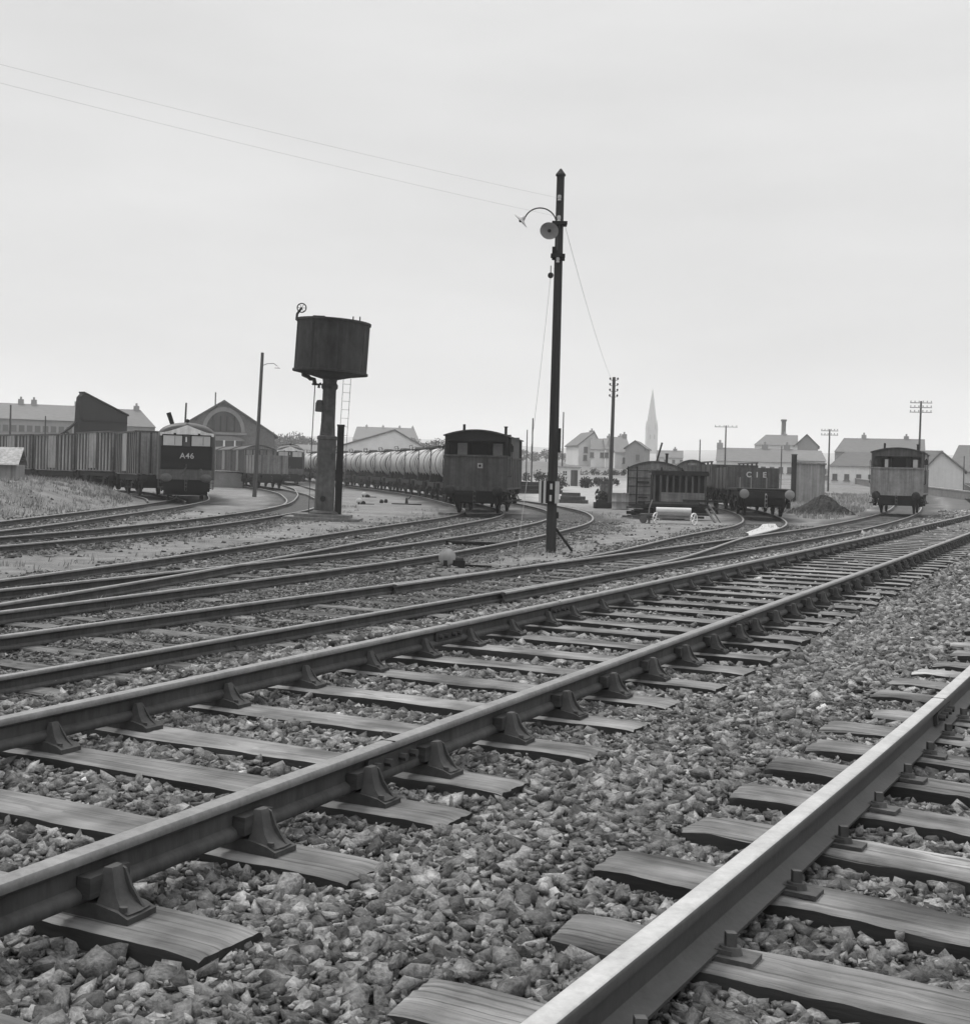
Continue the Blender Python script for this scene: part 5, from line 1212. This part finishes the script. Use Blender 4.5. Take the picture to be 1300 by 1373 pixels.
bush('small dark shrub at the foot of the plain pole', 805, 680, 67, .75, .9, 4, 350); bush('dark brush pile on the ash left of the white hut', 724, 648, 118, 4.0, 1.2, 5, 1100)
bush('hedge line beneath the stepped terrace', 800, 636, 150, 9, .9, 6, 1500, 'hedge')
# distant hillside trees and roofs
for i, (px, py, Y, w, h) in enumerate(((375, 597, 330, 16, 7), (402, 598, 340, 12, 6), (582, 600, 320, 14, 6), (740, 600, 380, 22, 4))):
    o = place('distant_trees', ['hazy clump of trees on the skyline right of the goods shed', 'hazy trees on the skyline above the distant locomotive', 'hazy trees between the pale shed and the dark brake van', 'faint hedge trees behind the lamp pole'][i], 'trees', px, py, Y); rg = np.random.default_rng(i)
    m = MB()
    for _ in range(2600):
        a = rg.integers(6); cx = (a/5 - .5)*w*.8; v = rg.normal(size=3); v *= rg.uniform(.5, 1)*h*.42/np.linalg.norm(v); c = Vector((cx + v[0]*1.3, v[1], h*.5 + h*.12*math.sin(a*2.1 + i) + v[2])); q = Euler(rg.uniform(0, 6, 3)).to_matrix(); s = .28
        m.add([c + q @ Vector(p) for p in ((-s, 0, 0), (0, -s*.6, 0), (s, 0, .1), (0, s*.6, 0))], [(0, 1, 2, 3)])
    m.build('crown', M_leaf, o, fix=False); t = MB()
    for a in range(6): t.cyl(((a/5 - .5)*w*.8, 0, -1), ((a/5 - .5)*w*.8, 0, h*.5), .2, .1, 6)
    t.build('trunk', M_timber_dark, o)

# ------------------------------------------------------------------ air, sky, sun
hz = MB().box((0, 0, 36), (4100, 4100, 84)).build('haze', []); hz['kind'] = 'stuff'; hz['label'] = 'pale haze filling the air over the whole yard'; hz['category'] = 'haze'
m = bpy.data.materials.new('haze_air'); m.use_nodes = True; nt = m.node_tree; nt.nodes.clear()
out = nt.nodes.new('ShaderNodeOutputMaterial'); pv = nt.nodes.new('ShaderNodeVolumePrincipled'); pv.inputs['Color'].default_value = (.93, .93, .93, 1); pv.inputs['Density'].default_value = .0006; pv.inputs['Anisotropy'].default_value = 0
nt.links.new(pv.outputs[0], out.inputs['Volume']); hz.data.materials.append(m)
w = bpy.data.worlds.new('World'); sc.world = w; w.use_nodes = True; nt = w.node_tree; L = nt.links; nt.nodes.clear()
out = nt.nodes.new('ShaderNodeOutputWorld'); bg = nt.nodes.new('ShaderNodeBackground'); L.new(bg.outputs[0], out.inputs[0])
sky = nt.nodes.new('ShaderNodeTexSky'); sky.sky_type = 'NISHITA'; sky.sun_disc = False; SUN_EL, SUN_AZ = R(62), R(-50)
sky.sun_elevation = SUN_EL; sky.sun_rotation = SUN_AZ; sky.dust_density = 4; sky.air_density = 1.2
bw_ = nt.nodes.new('ShaderNodeRGBToBW'); L.new(sky.outputs[0], bw_.inputs[0])
# a cloud deck over it: grey, soft streaks, brighter overhead as an overcast sky is
tc = nt.nodes.new('ShaderNodeTexCoord'); sx = nt.nodes.new('ShaderNodeSeparateXYZ'); L.new(tc.outputs['Generated'], sx.inputs[0])
def mrw(x, a, b, c, d, smooth=False):
    k = nt.nodes.new('ShaderNodeMapRange'); k.interpolation_type = 'SMOOTHSTEP' if smooth else 'LINEAR'; L.new(x, k.inputs[0])
    for q, v in enumerate((a, b, c, d)): k.inputs[q+1].default_value = v
    return k.outputs[0]
def mth(op, a, b):
    k = nt.nodes.new('ShaderNodeMath'); k.operation = op
    for i, v in enumerate((a, b)):
        if isinstance(v, (int, float)): k.inputs[i].default_value = v
        else: L.new(v, k.inputs[i])
    return k.outputs[0]
mp = nt.nodes.new('ShaderNodeMapping'); mp.inputs['Scale'].default_value = (2.2, 2.2, 9); mp.inputs['Rotation'].default_value = (0, R(6), 0); L.new(tc.outputs['Generated'], mp.inputs[0])
nzn = nt.nodes.new('ShaderNodeTexNoise'); nzn.inputs['Scale'].default_value = 1.4; nzn.inputs['Detail'].default_value = 5; L.new(mp.outputs[0], nzn.inputs[0])
deck = mrw(sx.outputs[2], .30, 1.0, SKY_LO, SKY_HI, True)
deck = mth('MULTIPLY', deck, mrw(nzn.outputs[0], .3, .7, .94, 1.06))
tot = mth('ADD', mth('MULTIPLY', bw_.outputs[0], .02), mth('MULTIPLY', deck, 10))
L.new(tot, bg.inputs[0]); bg.inputs[1].default_value = .1
sl = bpy.data.lights.new('sun', 'SUN'); sl.energy = 2.5; sl.angle = R(14); sl.color = (1, .985, .96); so = bpy.data.objects.new('sun', sl); COL.objects.link(so)
so.rotation_euler = (R(90) - SUN_EL, 0, math.pi - SUN_AZ)
d = Vector((math.sin(SUN_AZ)*math.cos(SUN_EL), math.cos(SUN_AZ)*math.cos(SUN_EL), math.sin(SUN_EL))); so.rotation_euler = d.to_track_quat('Z', 'Y').to_euler()
vs = sc.view_settings; sc.display_settings.display_device = 'sRGB'; vs.view_transform = 'Standard'; vs.look = 'None'; vs.gamma = 1; vs.exposure = 0; vs.use_curve_mapping = False
sc.cycles.volume_bounces = 2; sc.cycles.max_bounces = 8; sc.cycles.filter_width = 1.5; sc.cycles.use_denoising = True
